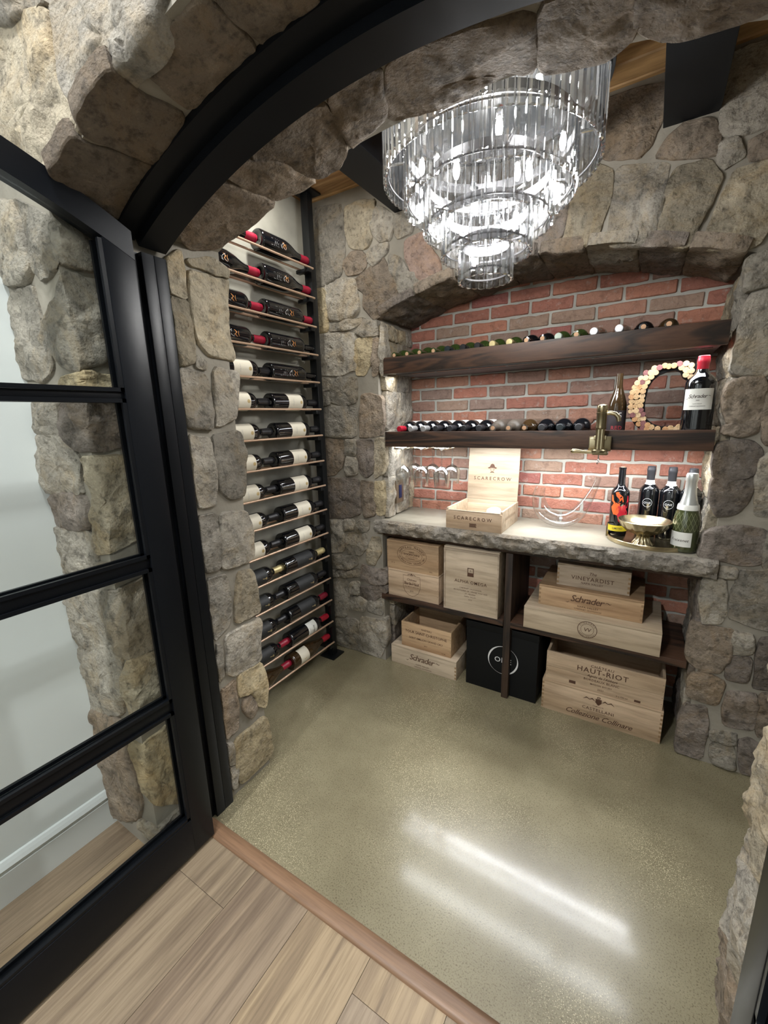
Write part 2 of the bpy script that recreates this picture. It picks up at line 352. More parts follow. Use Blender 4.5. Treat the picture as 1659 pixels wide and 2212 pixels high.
def arc_text(mb, txt, u, v, ru, rv, amid, span, size, fn, flip=False):
    n = len(txt)
    for i, ch in enumerate(txt):
        if ch == ' ': continue
        k = (i - (n - 1) / 2) / max(n - 1, 1) * span
        a = amid - k if not flip else amid + k
        V, F_ = glyphs(ch, size); r = a - pi / 2 if not flip else a + pi / 2
        cu, cv = u + cos(a) * ru, v + sin(a) * rv
        mb.add([fn(cu + x * cos(r) - (y - size * .35) * sin(r), cv + x * sin(r) + (y - size * .35) * cos(r)) for x, y in V], F_)

# ---------------------------------------------------------------- rough stones
def stone(parent, poly, fn, mat, amp=.008, depth=.04, name='stone', grow=0.0085):
    amp *= 1.0
    n = len(poly); cu = sum(p[0] for p in poly) / n; cv = sum(p[1] for p in poly) / n
    sh = poly
    # chaikin once, then resample
    q = []
    for i in range(n):
        a, b = sh[i], sh[(i + 1) % n]
        q += [(a[0] * .9 + b[0] * .1, a[1] * .9 + b[1] * .1), (a[0] * .1 + b[0] * .9, a[1] * .1 + b[1] * .9)]
    per = [0]
    for i in range(len(q)): a, b = q[i], q[(i + 1) % len(q)]; per.append(per[-1] + sqrt((a[0] - b[0]) ** 2 + (a[1] - b[1]) ** 2))
    tot = per[-1]; NN = max(22, min(56, int(tot / .012))); out = []
    j = 0
    for k in range(NN):
        d = tot * k / NN
        while per[j + 1] < d: j += 1
        f = (d - per[j]) / max(per[j + 1] - per[j], 1e-9); a, b = q[j], q[(j + 1) % len(q)]
        u, v = a[0] + (b[0] - a[0]) * f, a[1] + (b[1] - a[1]) * f
        nz = noise.noise_vector(Vector((u * 34, v * 34, cu * 9))) * .0045
        du, dv = u - cu, v - cv; l = sqrt(du * du + dv * dv) or 1
        out.append((u + nz.x + du / l * grow, v + nz.y + dv / l * grow))
    size = min(.35, sqrt(tot * tot / 16)); sd = random.random() * 50
    tu, tv = random.uniform(-.10, .10), random.uniform(-.10, .10)
    pls = [(cos(a), sin(a), random.uniform(.15, .5), random.uniform(.25, .55)) for a in [random.uniform(0, 6.28) for _ in range(4)]]
    def hgt(u, v, t):
        p = Vector((u * 11, v * 11, sd)); p2 = Vector((u * 30, v * 30, sd + 7))
        rid = abs(noise.noise(p * .55 + Vector((3, 1, 2))))
        e = 1 - t ** 14
        cut = min([0] + [(o_ * size * .5 - ((u - cu) * a_ + (v - cv) * b_)) * s_ for a_, b_, s_, o_ in pls])
        hh = amp * (1.0 * noise.noise(p) + .75 * noise.noise(p2) - 1.1 * rid + .5 * noise.noise(p2 * 2.3)) + amp * .8
        hh = round(hh / .0035) * .0035 * .45 + hh * .55
        return max(-.006, hh * (.3 + .7 * e) + e * max(cut * .5, -amp * 1.2) + e * (tu * (u - cu) + tv * (v - cv)) * .35 - .003 * (1 - e))
    V = []; Fc = []
    rings = [(1.0, -depth), (1.012, -.014), (1.0, None), (.972, None), (.93, None), (.85, None), (.74, None), (.62, None), (.48, None), (.34, None), (.18, None)]
    for t, hf in rings:
        for (u, v) in out:
            uu, vv = cu + (u - cu) * t, cv + (v - cv) * t
            h_ = hf if hf is not None else hgt(uu, vv, t)
            if hf is None and t == 1.0: h_ = -.005 + .003 * noise.noise(Vector((u * 60, v * 60, sd)))
            V.append(fn(uu, vv, h_))
    V.append(fn(cu, cv, hgt(cu, cv, 0)))
    for r in range(len(rings) - 1):
        for k in range(NN): k2 = (k + 1) % NN; Fc.append((r * NN + k, r * NN + k2, (r + 1) * NN + k2, (r + 1) * NN + k))
    b = (len(rings) - 1) * NN
    for k in range(NN): Fc.append((b + k, b + (k + 1) % NN, len(V) - 1))
    mb = MB(); mb.add(V, Fc)
    return mb.obj(name, mat, parent, 34, origin=fn(cu, cv, 0))
def decode(s):
    o = []
    for ln in s.strip().split('\n'):
        p = ln.split(); o.append((p[0], [tuple(float(x) / 1000 for x in q.split(',')) for q in p[1:]]))
    return o
def fill(parent, u0, u1, v0, v1, fn, tu=.2, tv=.15, gap=.014, cols='ggbtd', amp=.008, inside=None, jit=.25):
    """rough coursed rubble over a rectangle"""
    v = v0
    while v < v1 - .03:
        hh = min(tv * random.uniform(.7, 1.3), v1 - v)
        if v1 - v - hh < .05: hh = v1 - v
        u = u0
        while u < u1 - .02:
            ww = min(tu * random.uniform(.6, 1.4), u1 - u)
            if u1 - u - ww < .06: ww = u1 - u
            j = lambda: random.uniform(-.5, .5) * jit * gap * 2
            g = gap / 2
            P = [(u + g + j(), v + g + j()), (u + ww / 2, v + g + j()), (u + ww - g + j(), v + g + j()), (u + ww - g + j(), v + hh / 2), (u + ww - g + j(), v + hh - g + j()), (u + ww / 2, v + hh - g + j()), (u + g + j(), v + hh - g + j()), (u + g + j(), v + hh / 2)]
            if inside is None or inside(u + ww / 2, v + hh / 2): stone(parent, P, fn, ST[random.choice(cols)], amp)
            u += ww
        v += hh
ST_BACK='''
g -1434,2237 -1275,2218 -1262,2172 -1263,2014 -1287,1934 -1376,1912 -1461,1913
t -1249,2196 -1159,2204 -1089,2186 -1096,2132 -1123,2094 -1110,2053 -1137,2016 -1226,2035 -1249,2103
g -1080,2165 -1004,2110 -1000,2080 -1021,2026 -1075,2026 -1099,2062 -1113,2099 -1097,2125
g -993,2104 -939,2109 -908,2062 -922,2026 -983,2025 -996,2072
b -1211,2012 -1169,2003 -1144,1975 -1150,1941 -1188,1924 -1248,1927 -1273,1980
g -1138,1989 -1096,2008 -1031,2013 -1037,1977 -1104,1940 -1134,1965
b -1057,1962 -1020,1889 -997,1843 -978,1790 -1013,1771 -1086,1726 -1117,1726 -1168,1786 -1155,1834 -1213,1867 -1206,1899 -1141,1923
g -1023,1966 -970,1944 -934,1878 -906,1876 -865,1828 -907,1790 -964,1787 -992,1842 -1024,1913
p -946,2002 -859,2012 -842,1959 -803,1919 -777,1853 -856,1827 -915,1878 -946,1951
g -1376,1912 -1300,1915 -1217,1901 -1207,1867 -1203,1841 -1187,1777 -1230,1745 -1364,1742 -1373,1830
y -1462,1900 -1384,1883 -1376,1826 -1376,1703 -1479,1698
g -1365,1724 -1170,1733 -1166,1716 -1216,1697 -1285,1692 -1361,1695
g -1194,1694 -1155,1718 -1118,1709 -1099,1649 -1179,1654 -1212,1671
g -1479,1693 -1229,1673 -1227,1590 -1225,1511 -1326,1491 -1495,1504
y -1214,1637 -1174,1641 -1126,1635 -1132,1543 -1170,1485 -1221,1484 -1223,1564
b -1121,1631 -1089,1627 -1089,1543 -1099,1480 -1130,1473
g -1079,1696 -1061,1682 -1055,1557 -1068,1473 -1086,1479
g -1372,1448 -1327,1478 -1222,1471 -1227,1358 -1311,1347 -1383,1369
g -1471,1478 -1382,1477 -1385,1430 -1475,1426
g -1476,1416 -1393,1407 -1394,1355 -1481,1353
b -1198,1387 -1139,1389 -1085,1376 -1082,1259 -1098,1203 -1215,1189 -1203,1290
g -1454,1339 -1233,1334 -1229,1273 -1240,1191 -1465,1194
b -1467,1176 -1324,1173 -1316,1112 -1332,1044 -1382,998 -1481,986
g -1301,1173 -1241,1174 -1245,1102 -1305,1100
g -1302,1088 -1238,1084 -1238,1011 -1307,995
d -1230,1174 -1135,1174 -1140,1027 -1183,995 -1219,1017 -1226,1096
t -1127,1180 -1068,1180 -1075,1053 -1090,1017 -1134,994
d -1466,968 -1236,980 -1225,887 -1237,797 -1332,768 -1482,760
b -1218,968 -1141,964 -1136,906 -1136,807 -1207,784 -1218,881
y -1135,967 -1086,970 -1093,811 -1129,808
g -1474,740 -1345,754 -1345,680 -1343,586 -1488,557
g -1333,755 -1277,764 -1272,716 -1336,698
g -1263,736 -1223,770 -1178,771 -1184,719 -1265,697
g -1333,685 -1200,698 -1196,620 -1240,581 -1311,577 -1329,622
t -1163,683 -1115,683 -1110,620 -1150,541 -1192,535 -1197,594
g -1489,536 -1256,565 -1266,515 -1316,487 -1494,470
g -1495,456 -1325,471 -1251,504 -1254,449 -1499,412
d -1231,525 -1144,509 -1084,526 -1083,447 -1154,427 -1246,437
d -1244,403 -1155,413 -1083,434 -1080,401 -1165,336 -1235,335
g -1482,393 -1352,420 -1325,394 -1324,337 -1348,201 -1499,166
g -1312,403 -1255,421 -1254,352 -1311,347
g -1321,316 -1251,338 -1212,318 -1231,258 -1325,251
g -1201,321 -1108,348 -1111,265 -1203,264
g -1481,162 -1274,197 -1272,73 -1272,10 -1494,10
g -1253,217 -1138,230 -1092,248 -1089,123 -1131,10 -1260,10
b -222,2245 -64,2237 -55,2221 -59,2148 -80,2085 -105,2061 -202,2085 -230,2123 -217,2180
b -48,2067 0,2109 71,2101 92,2061 95,2005 -61,2044
t -285,2020 -231,2073 -181,2042 -180,1971 -200,1894 -218,1841 -316,1853 -304,1950
g -165,2046 -24,2014 -29,1952 -44,1825 -53,1802 -177,1828 -169,1939
t -10,1994 79,1995 113,1941 97,1903 59,1790 42,1773 -38,1811 -28,1904
g 99,2030 139,2032 157,1987 117,1966 100,1993
g 94,2243 174,2245 245,2242 271,2051 200,2048 145,2038 92,2065 94,2132
b 167,2016 203,2023 274,2030 283,1967 210,1968 179,1966
t 139,1948 212,1953 255,1954 261,1868 234,1783 220,1748 171,1739 80,1770 115,1868
d -422,1870 -356,1953 -306,1981 -319,1895 -360,1848
g -875,2184 -689,2165 -667,1972 -824,1991
b -662,2165 -482,2150 -456,1925 -573,1857 -648,1920
t -459,2172 -246,2160 -232,2072 -427,2007
g -904,2260 -691,2260 -690,2188 -885,2211
g -675,2260 -255,2260 -248,2186 -672,2205
g 202,1713 295,1731 307,1646 205,1619
g 216,1606 257,1610 311,1615 344,1377 209,1386 197,1406 209,1517
b 195,1349 227,1370 283,1366 285,1267 273,1244 208,1238 193,1310
b 205,1229 283,1240 284,1209 248,1197 205,1201
d 199,1172 272,1177 301,1146 296,1089 273,1067 195,1059 190,1139
d 196,1051 229,1057 295,1072 293,1006 265,948 216,935 195,999
g 302,1113 327,1154 363,1147 384,952 310,948
d 195,865 210,885 266,900 343,901 346,784 308,778 232,788 186,786 195,838
b 293,1365 346,1362 372,1170 313,1170 298,1193
g 355,911 402,916 421,779 353,776
g 298,749 366,765 421,775 450,568 393,563 333,575 294,585 290,646
g 202,708 269,711 276,586 269,560 218,549
b 192,535 254,536 306,540 307,432 287,376 236,365 192,403
g 310,536 361,535 362,473 316,455
d 307,442 365,450 365,366 310,358
d 379,526 396,535 440,547 464,371 382,342 381,426
b 210,330 244,362 305,341 294,248 211,250
d 324,306 398,323 401,186 320,179 316,251
d 207,210 269,223 277,172 279,13 194,10
g 292,135 360,153 358,109 296,104
g 302,84 359,99 372,10 307,10
d 374,127 399,148 429,130 424,10 389,10
b 404,325 467,347 483,179 410,174
g 242,758 287,756 287,729 249,726'''
ST_JAMB='''
t 750,1703 795,1734 794,1674 800,1614 750,1625
t 750,1607 801,1608 803,1508 801,1446 750,1435 750,1537
t 814,1689 913,1690 933,1687 929,1619 932,1547 924,1468 853,1472 819,1507 808,1606
t 812,1717 902,1741 917,1725 914,1700 822,1704
g 750,1428 833,1417 842,1318 834,1258 753,1268 750,1353
g 862,1440 917,1430 931,1385 925,1298 863,1268 849,1272
g 754,1243 821,1232 826,1126 819,1035 755,1032 756,1135
g 831,1239 914,1251 931,1176 926,1046 873,1038 838,1073 831,1165
g 809,1464 836,1446 830,1431 805,1436
g 750,1004 812,1007 817,931 807,830 750,831 750,928
g 829,1000 923,989 927,903 928,815 814,823 822,930
g 753,807 827,800 827,671 811,629 754,603 755,725
t 870,790 922,783 914,618 838,622 857,732
g 796,597 918,595 934,513 932,438 815,444 784,463 799,536
g 759,581 777,577 774,473 750,452 750,527
y 828,432 930,427 928,317 916,244 893,271 872,340 822,356
b 837,330 868,332 888,262 857,244 832,294
b 756,413 813,425 812,319 802,244 755,235 751,334
y 780,206 912,211 930,30 805,20 778,49
g 752,216 775,210 776,125 753,133
g 754,115 779,105 770,28 750,39'''
ST_SOFFIT='''
b -655,763 -464,767 -450,866 -454,933 -565,936 -678,912 -701,836
b -448,771 -384,767 -344,832 -332,952 -382,948 -444,927
b -372,766 -153,771 -209,917 -257,956 -319,950
b -143,769 -27,775 -85,886 -136,906 -200,921
b -15,775 233,800 200,930 163,910 15,934 -88,909
b 241,794 363,784 362,903 313,948 210,937
b 370,783 485,760 537,895 502,920 411,937 368,902
b -627,476 -525,484 -526,516 -506,643 -607,641 -672,632 -650,542
b -484,474 -365,479 -378,530 -366,613 -413,630 -495,638 -511,502
b -331,511 -168,518 -170,621 -239,627 -349,617
b -158,522 -49,547 -39,634 -116,634 -157,622'''
ST_FRONT='''
t -1299,2082 -991,2014 -1004,1902 -942,1830 -968,1810 -1069,1778 -1315,1883
g -973,2013 -815,1998 -659,1889 -679,1876 -723,1851 -804,1855 -924,1831 -985,1902
g -1238,2172 -1013,2050 -997,2023 -1292,2091
g -1404,1815 -1263,1768 -1259,1731 -1236,1641 -1290,1613 -1472,1647
g -1251,1776 -1131,1712 -1122,1656 -1131,1621 -1201,1606 -1226,1639 -1242,1727
g -1126,1705 -1026,1707 -1035,1631 -1093,1625 -1118,1632
g -1392,1596 -1259,1596 -1248,1525 -1229,1452 -1236,1418 -1293,1396 -1404,1411 -1411,1480
g -1118,1602 -1091,1606 -1047,1575 -1042,1508 -1040,1462 -1067,1427 -1128,1410 -1189,1427 -1240,1493 -1219,1521 -1151,1547
y -1183,1389 -1096,1397 -1041,1397 -1036,1368 -1185,1367
g -1378,1342 -1228,1336 -1248,1280 -1260,1263 -1380,1263
d -1217,1335 -1038,1330 -1038,1262 -1044,1228 -1181,1228 -1245,1259
g -1383,1255 -1265,1252 -1177,1200 -1203,1152 -1194,1115 -1407,1108 -1417,1185
t -1170,1200 -1037,1199 -1034,1127 -1042,995 -1175,962 -1174,1027 -1128,1105 -1150,1165
d -1383,1100 -1189,1108 -1182,1026 -1378,1010
g -1411,997 -1186,1014 -1185,932 -1283,883 -1417,876 -1446,961
g -1177,934 -1039,940 -1032,910 -1155,890 -1186,908
g -1449,779 -1214,850 -1203,747 -1224,683 -1413,635 -1459,710
g -1201,844 -1036,878 -1028,771 -1038,673 -1207,688 -1191,784
g -1396,635 -1125,708 -1161,635 -1199,480 -1410,423 -1429,519
t -1123,666 -1035,651 -1035,511 -1152,488 -1163,571
b -1415,409 -1209,448 -1209,356 -1183,188 -1226,101 -1422,3 -1412,199
y -1190,387 -1032,417 -1047,203 -1043,148 -1107,201 -1155,287
g -1214,107 -1045,131 -1056,96 -1138,83 -1214,76'''

CORKS=[(0.101,1.427),(0.103,1.409),(0.103,1.389),(0.087,1.414),(0.089,1.397),(0.086,1.434),(0.074,1.422),(0.067,1.435),(0.052,1.430),(0.037,1.429),(0.025,1.432),(0.010,1.427),(-0.005,1.426),(0.000,1.411),(-0.015,1.412),(-0.029,1.412),(-0.012,1.397),(-0.029,1.395),(-0.043,1.394),(-0.022,1.381),(-0.038,1.381),(-0.053,1.379),(-0.029,1.365),(-0.045,1.365),(-0.060,1.364),(-0.033,1.349),(-0.051,1.349),(-0.065,1.347),(-0.034,1.333),(-0.052,1.331),(-0.067,1.331),(-0.034,1.317),(-0.049,1.313),(-0.065,1.314),(-0.036,1.299),(-0.051,1.298),(-0.066,1.296),(-0.034,1.283),(-0.048,1.281),(-0.064,1.280),(-0.026,1.268),(-0.041,1.266),(-0.058,1.266),(-0.023,1.253),(-0.037,1.252),(-0.050,1.251),(-0.022,1.237),(-0.036,1.234),(-0.008,1.230),(0.005,1.222),(-0.022,1.220),(-0.009,1.216),(0.024,1.216),(0.048,1.214),(0.063,1.218),(0.079,1.214),(0.087,1.222),(0.100,1.224)]
C_OUT=[(0.121,1.431),(0.088,1.440),(0.050,1.440),(0.015,1.434),(-0.014,1.421),(-0.036,1.406),(-0.058,1.384),(-0.069,1.354),(-0.075,1.319),(-0.074,1.287),(-0.064,1.254),(-0.048,1.230),(-0.025,1.210),(0.003,1.205),(0.105,1.205)]
C_IN=[(0.104,1.230),(0.075,1.224),(0.036,1.223),(0.008,1.233),(-0.011,1.249),(-0.019,1.269),(-0.023,1.301),(-0.021,1.332),(-0.017,1.363),(-0.005,1.387),(0.012,1.403),(0.034,1.413),(0.059,1.416),(0.074,1.409),(0.082,1.390),(0.098,1.378),(0.112,1.381),(0.121,1.405)]

# ---------------------------------------------------------------- the setting
YF = 1.735                      # stone face of the back wall
XC, ZC, RS = -.438, .356, 1.53  # centre and radius of the stone arch of the doorway
NX0, NX1 = -1.066, .196         # niche
NAX, NAZ, NAR = -.445, .018, 1.82
def arch_z(x, r=RS + .006): return ZC + sqrt(max(r * r - (x - XC) ** 2, 0))
def narch_z(x, r=NAR + .010): return NAZ + sqrt(max(r * r - (x - NAX) ** 2, 0))

mb = MB(); mb.box((-1.75, .64, -.06), (.9, 2.2, 0)); floor = struct(mb.obj('floor', CONCRETE))
mb = MB(); mb.box((-1.75, -3.2, -.06), (2.4, .64, -.012)); fh = struct(mb.obj('floor_hallway', THRESH))
px = -1.66
k = 0
while px < 2.2:
    yy = -3.2 + [(-.2), .35, -.6, .1][k % 4]
    if k == 3: cuts = [-3.2, -1.9, -.7, .5075, .622]
    elif k == 6: cuts = [-3.2, -2.1, -.85, .545, .622]
    else: cuts = [-3.2, -2.0 + .3 * (k % 3), -.6 - .27 * (k % 4), .622]
    for a, b in zip(cuts, cuts[1:]):
        MB().box((px + .0006, a + .0006, -.012), (px + .1994, b - .0006, 0)).obj('plank', OAK, fh, origin=(px + .1, (a + b) / 2, 0))
    px += .2; k += 1
# rounded threshold strip
mb = MB(); prof = [(.621, 0), (.624, .006), (.634, .0105), (.648, .011), (.661, .008), (.668, .001), (.668, -.01), (.621, -.01)]
mb.prism(prof, lambda y, z: (-1.11, y, z), lambda y, z: (.245, y, z))
th = struct(mb.obj('trim_1', THRESH, smooth=40))

def arch_wall(name, x0, x1, ox0, ox1, y0, y1, ztop, zf, mat, n=36, zb=0, flare=0.0):
    mb = MB(); mb.box((x0, y0, zb), (ox0, y1, ztop)); mb.box((ox1, y0, zb), (x1, y1, ztop))
    for i in range(n):
        a = ox0 + (ox1 - ox0) * i / n; b = ox0 + (ox1 - ox0) * (i + 1) / n; za, zb_ = zf(a), zf(b)
        fa_, fb_ = flare * (((a - XC) / .68) ** 2), flare * (((b - XC) / .68) ** 2)
        mb.add([(a, y0, za), (b, y0, zb_), (b, y0, ztop), (a, y0, ztop), (a, y1, za + fa_), (b, y1, zb_ + fb_), (b, y1, ztop), (a, y1, ztop)],
               [(0, 1, 2, 3), (4, 7, 6, 5), (0, 4, 5, 1), (3, 2, 6, 7)])
    return struct(mb.obj(name, mat))
wf = arch_wall('wall_front', -1.62, 2.3, -1.124, .252, .498, .925, 2.7, arch_z, MORTAR, flare=.035)
wb = arch_wall('wall_back', -1.62, .75, NX0 - .034, NX1 + .026, 1.746, 2.2, 2.5, narch_z, MORTAR)
mb = MB(); mb.box((-1.15, 2.0835, 0), (.27, 2.19, 1.92)); wn = struct(mb.obj('wall_niche', BMORTAR))
wl = struct(MB().box((-1.62, .925, 0), (-1.47, 1.753, 2.5)).obj('wall_left', STUCCO))
wr = struct(MB().box((.60, .925, 0), (.75, 1.753, 2.5)).obj('wall_right', STUCCO))
whl = struct(MB().box((-1.55, -3.2, 0), (-1.40, .505, 2.7)).obj('wall_hallway_left', PAINT))
struct(MB().box((2.2, -3.2, 0), (2.35, .505, 2.7)).obj('wall_hallway_right', PAINT))
struct(MB().box((-1.55, -3.3, 0), (2.35, -3.2, 2.7)).obj('wall_hallway_rear', PAINT))
struct(MB().box((-1.62, -3.3, 2.7), (2.35, .924, 2.8)).obj('ceiling_hallway', CEILW))
# baseboard of the hallway wall
mb = MB(); prof = [(0, 0), (.016, 0), (.016, .092), (.012, .096), (.012, .1), (.018, .106), (.012, .116), (.006, .124), (0, .126)]
mb.prism(prof, lambda x, z: (-1.40 + x, -3.2, z), lambda x, z: (-1.40 + x, .50, z)); struct(mb.obj('baseboard_left', TRIMW))
# ceiling of the cellar: planks along x
cl = struct(MB().box((-1.62, .925, 2.285), (.75, 2.2, 2.36)).obj('ceiling', CEDAR))
yy = .927
while yy < 1.76:
    mb = MB(); prof = [(yy + .001, 2.285), (yy + .001, 2.269), (yy + .005, 2.265), (yy + .084, 2.265), (yy + .088, 2.269), (yy + .088, 2.285)]
    mb.prism(prof, lambda y, z: (-1.48, y, z), lambda y, z: (.61, y, z)); mb.obj('plank', CEDAR, cl, origin=(-.4, yy, 2.27)); yy += .089
for i, (x, tx) in enumerate(((-.995, 'black ceiling beam at the left, beside the top of the wine rack'), (-.05, 'black ceiling beam at the right, running into the stone wall'))):
    o = MB().box((x, .9, 2.118), (x + .14, 1.80, 2.30), bev=.002).obj('ceiling_beam', BEAM, origin=(x + .07, 1.35, 2.118)); tag(o, tx, 'beam', 'ceiling beams')

for (x, y, tx) in ((-1.22, 1.28, 'above the wine rack'),):
    mb = MB().lathe([(.037, 2.257), (.052, 2.257), (.053, 2.26), (.053, 2.2649), (.037, 2.2649), (.037, 2.257)], 28, Matrix.Translation((x, y, 0)), cap=False)
    tag(mb.obj('recessed_light', BLACK, smooth=30, origin=(x, y, 2.26)), 'small black-rimmed recessed light in the wooden ceiling ' + tx, 'light')
# stones
fb = lambda u, v, h: (u, YF + .003 - h, v)
for c, P in decode(ST_BACK): stone(wb, P, fb, ST[c], .009)
fill(wb, .215, .59, 2.06, 2.26, fb, .17, .12); fill(wb, .47, .59, .02, .5, fb, .12, .14)
fj = lambda u, v, h: (-1.112 + h, u, v)
for c, P in decode(ST_JAMB): stone(wf, [(.938 + .012 * sin(v * 23) if u > .905 else u, v) for u, v in P], fj, ST[c], .006, grow=.005)
fr = lambda u, v, h: (.238 - h, u, v)
fill(wf, .75, .965, .0, 1.68, fr, .13, .2, cols='ggtbg', amp=.016)
fill(wf, .485, .615, .0, 1.66, fr, .14, .2, cols='ggtb', amp=.01)
def fs(u, v, h):
    th = u / RS; r = RS - h - .001 + .038 * max(0, (v - .75) / .2) * (th / .45) ** 2; return (XC + r * sin(th), v, ZC + r * cos(th))
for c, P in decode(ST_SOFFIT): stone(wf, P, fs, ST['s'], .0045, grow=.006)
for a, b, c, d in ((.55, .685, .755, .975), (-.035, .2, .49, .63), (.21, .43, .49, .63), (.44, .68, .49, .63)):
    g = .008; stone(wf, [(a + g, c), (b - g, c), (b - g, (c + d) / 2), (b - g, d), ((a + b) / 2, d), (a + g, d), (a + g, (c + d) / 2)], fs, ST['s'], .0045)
ff2 = lambda u, v, h: (u, .487 - h, v)
def ff(u, v, h):
    v = min(v, 1.735) if u > -1.125 else v
    if u < -1.14: return (u, .487 - h, v)
    if u > -1.12:
        return (-1.112 + h, min(.487 + (u + 1.13), .617), v)
    k = (u + 1.14) / .02
    return (-1.14 + .028 * k + h * k * .7, .487 - h * (1 - k) * .7 + k * .01, v)
for i, (c, P) in enumerate(decode(ST_FRONT)): stone(wf, P, ff2 if i < 3 else ff, ST[c], .011, grow=.010)
ff2 = lambda u, v, h: (u, .487 - h, v)
fill(wf, -.62, .28, 1.93, 2.5, ff2, .24, .18, cols='gttg'); fill(wf, .28, .9, .02, 2.5, ff2, .2, .18, cols='gtbg'); fill(wf, -1.38, -.66, 2.18, 2.5, ff2, .22, .15, cols='gtg')
# niche reveals and soffit
fl = lambda u, v, h: (NX0 - .002 - max(0, u - 1.76) * .09 + h, u, v)
fill(wb, 1.765, 2.085, .79, 1.70, fl, .13, .2, cols='gggt', amp=.009); fill(wb, 1.80, 2.085, .02, .36, fl, .12, .15, cols='bdg', amp=.006)
fr2 = lambda u, v, h: (NX1 + .004 - h, u, v)
fill(wb, 1.76, 2.085, .79, 1.70, fr2, .12, .2, cols='gttg', amp=.011); fill(wb, 1.76, 2.085, .02, .72, fr2, .14, .15, cols='bdg', amp=.006)
def fn_(u, v, h):
    th = u / NAR; r = NAR - h; return (NAX + r * sin(th), v, NAZ + r * cos(th))
us = [-.655, -.455, -.275, -.10, .045, .2, .36, .50, .655]
for i, (a, b) in enumerate(zip(us, us[1:])):
    g = .006; vb = 1.742 - .012 * (i % 2); stone(wb, [(a + g, vb), ((a + b) / 2, vb - .005), (b - g, vb), (b - g, 1.9), (b - g, 2.08), ((a + b) / 2, 2.085), (a + g, 2.08), (a + g, 1.9)], fn_, ST['dbg'[i % 3]], .010)

# bricks
variants = {}
def brick_mesh(wd, vi):
    key = (round(wd, 3), vi)
    if key in variants: return variants[key]
    bm = bmesh.new(); bmesh.ops.create_cube(bm, size=1)
    for v in bm.verts: v.co = Vector((v.co.x * wd, v.co.y * .022, v.co.z * .0480))
    bmesh.ops.subdivide_edges(bm, edges=[e for e in bm.edges if abs(e.verts[0].co.x - e.verts[1].co.x) > wd * .5], cuts=5, use_grid_fill=True)
    bmesh.ops.bevel(bm, geom=[e for e in bm.edges if e.is_manifold and e.calc_face_angle(0) > .5], offset=.0035, segments=1, affect='EDGES')
    for v in bm.verts:
        q = noise.noise_vector(Vector((v.co.x * 30 + vi * 9, v.co.z * 30, vi * 3.3 + v.co.y))) * .0042
        v.co += Vector((q.x * .6, q.y, q.z))
    me = bpy.data.meshes.new('brick'); bm.to_mesh(me); bm.free(); me.materials.append(BRICK); me.shade_smooth(); me.set_sharp_from_angle(angle=radians(35))
    variants[key] = me; return me
PX, PZ = .1825, .0584
for r in range(-7, 25):
    zt = 1.473 - PZ * r; zc = zt - .025
    if zc < .02: break
    off = -.962 if r % 2 == 0 else -1.049
    x = off - PX * 2
    while x < .24:
        a, b = max(x + .0055, -1.118), min(x + PX - .0055, .235)
        if b - a > .025:
            o = bpy.data.objects.new('brick', brick_mesh(b - a, random.randrange(6) if b - a > .17 else 0))
            o.location = ((a + b) / 2, 2.0885 + random.uniform(-.002, .002), zc + random.uniform(-.001, .001)); o.rotation_euler = (0, random.uniform(-.008, .008), 0)
            o.parent = wn; COL.objects.link(o)
        x += PX

# ---------------------------------------------------------------- door frame and doors
fr_ = struct(empty('trim_2', (XC, .68, 0)))
def arch_band(name, r0, r1, y0, y1, xs0, xs1, parent, mat, n=40, yoff=(XC, .68, 0)):
    """upright + arch + upright as one steel band; r0 inner radius"""
    a0 = math.asin((xs0 - XC) / r0); mb = MB(); sec = []
    def ring(x, z, nx, nz, w_): return [(x, y0, z), (x, y1, z), (x + nx * w_, y1, z + nz * w_), (x + nx * w_, y0, z + nz * w_)]
    w_ = r1 - r0
    for i in range(n + 1):
        a = a0 + (-2 * a0) * i / n; sec.append(ring(XC + r0 * sin(a), ZC + r0 * cos(a), sin(a), cos(a), w_))
    V = [p for s_ in sec for p in s_]; Fc = []
    for i in range(n):
        for j in range(4): Fc.append((i * 4 + j, i * 4 + (j + 1) % 4, i * 4 + 4 + (j + 1) % 4, i * 4 + 4 + j))
    Fc += [(0, 1, 2, 3), (n * 4 + 3, n * 4 + 2, n * 4 + 1, n * 4)]
    mb.add(V, Fc); loc_mb(mb, yoff); return mb.obj(name, mat, parent, 30)
arch_band('frame_arch', 1.524, 1.553, .62, .672, -1.118, 0, fr_, BLACK)
arch_band('frame_arch', 1.505, 1.553, .672, .742, -1.104, 0, fr_, BLACK)
for x0, x1, s_ in ((-1.134, -1.104, 1), (-1.134, -1.119, 0), (.228, .258, 1), (.243, .258, 0)):
    y0, y1 = (.676, .742) if s_ else (.622, .676)
    mb = MB(); zt = arch_z(x0 if x0 < 0 else x1, 1.51) - .001
    if s_:
        mid = (.676 + .742) / 2; a = (x0 if x0 < 0 else x1)
        mb.box((x0, y0, 0), (x1, mid - .0008, zt), bev=.0015); mb.box((x0 + (0 if x0 < 0 else .0015), mid + .0008, 0), (x1 - (.0015 if x0 < 0 else 0), y1, zt), bev=.0015)
    else: mb.box((x0, y0, 0), (x1, y1, zt))
    loc_mb(mb, (XC, .68, 0)).obj('frame_jamb', BLACK, fr_, 30)

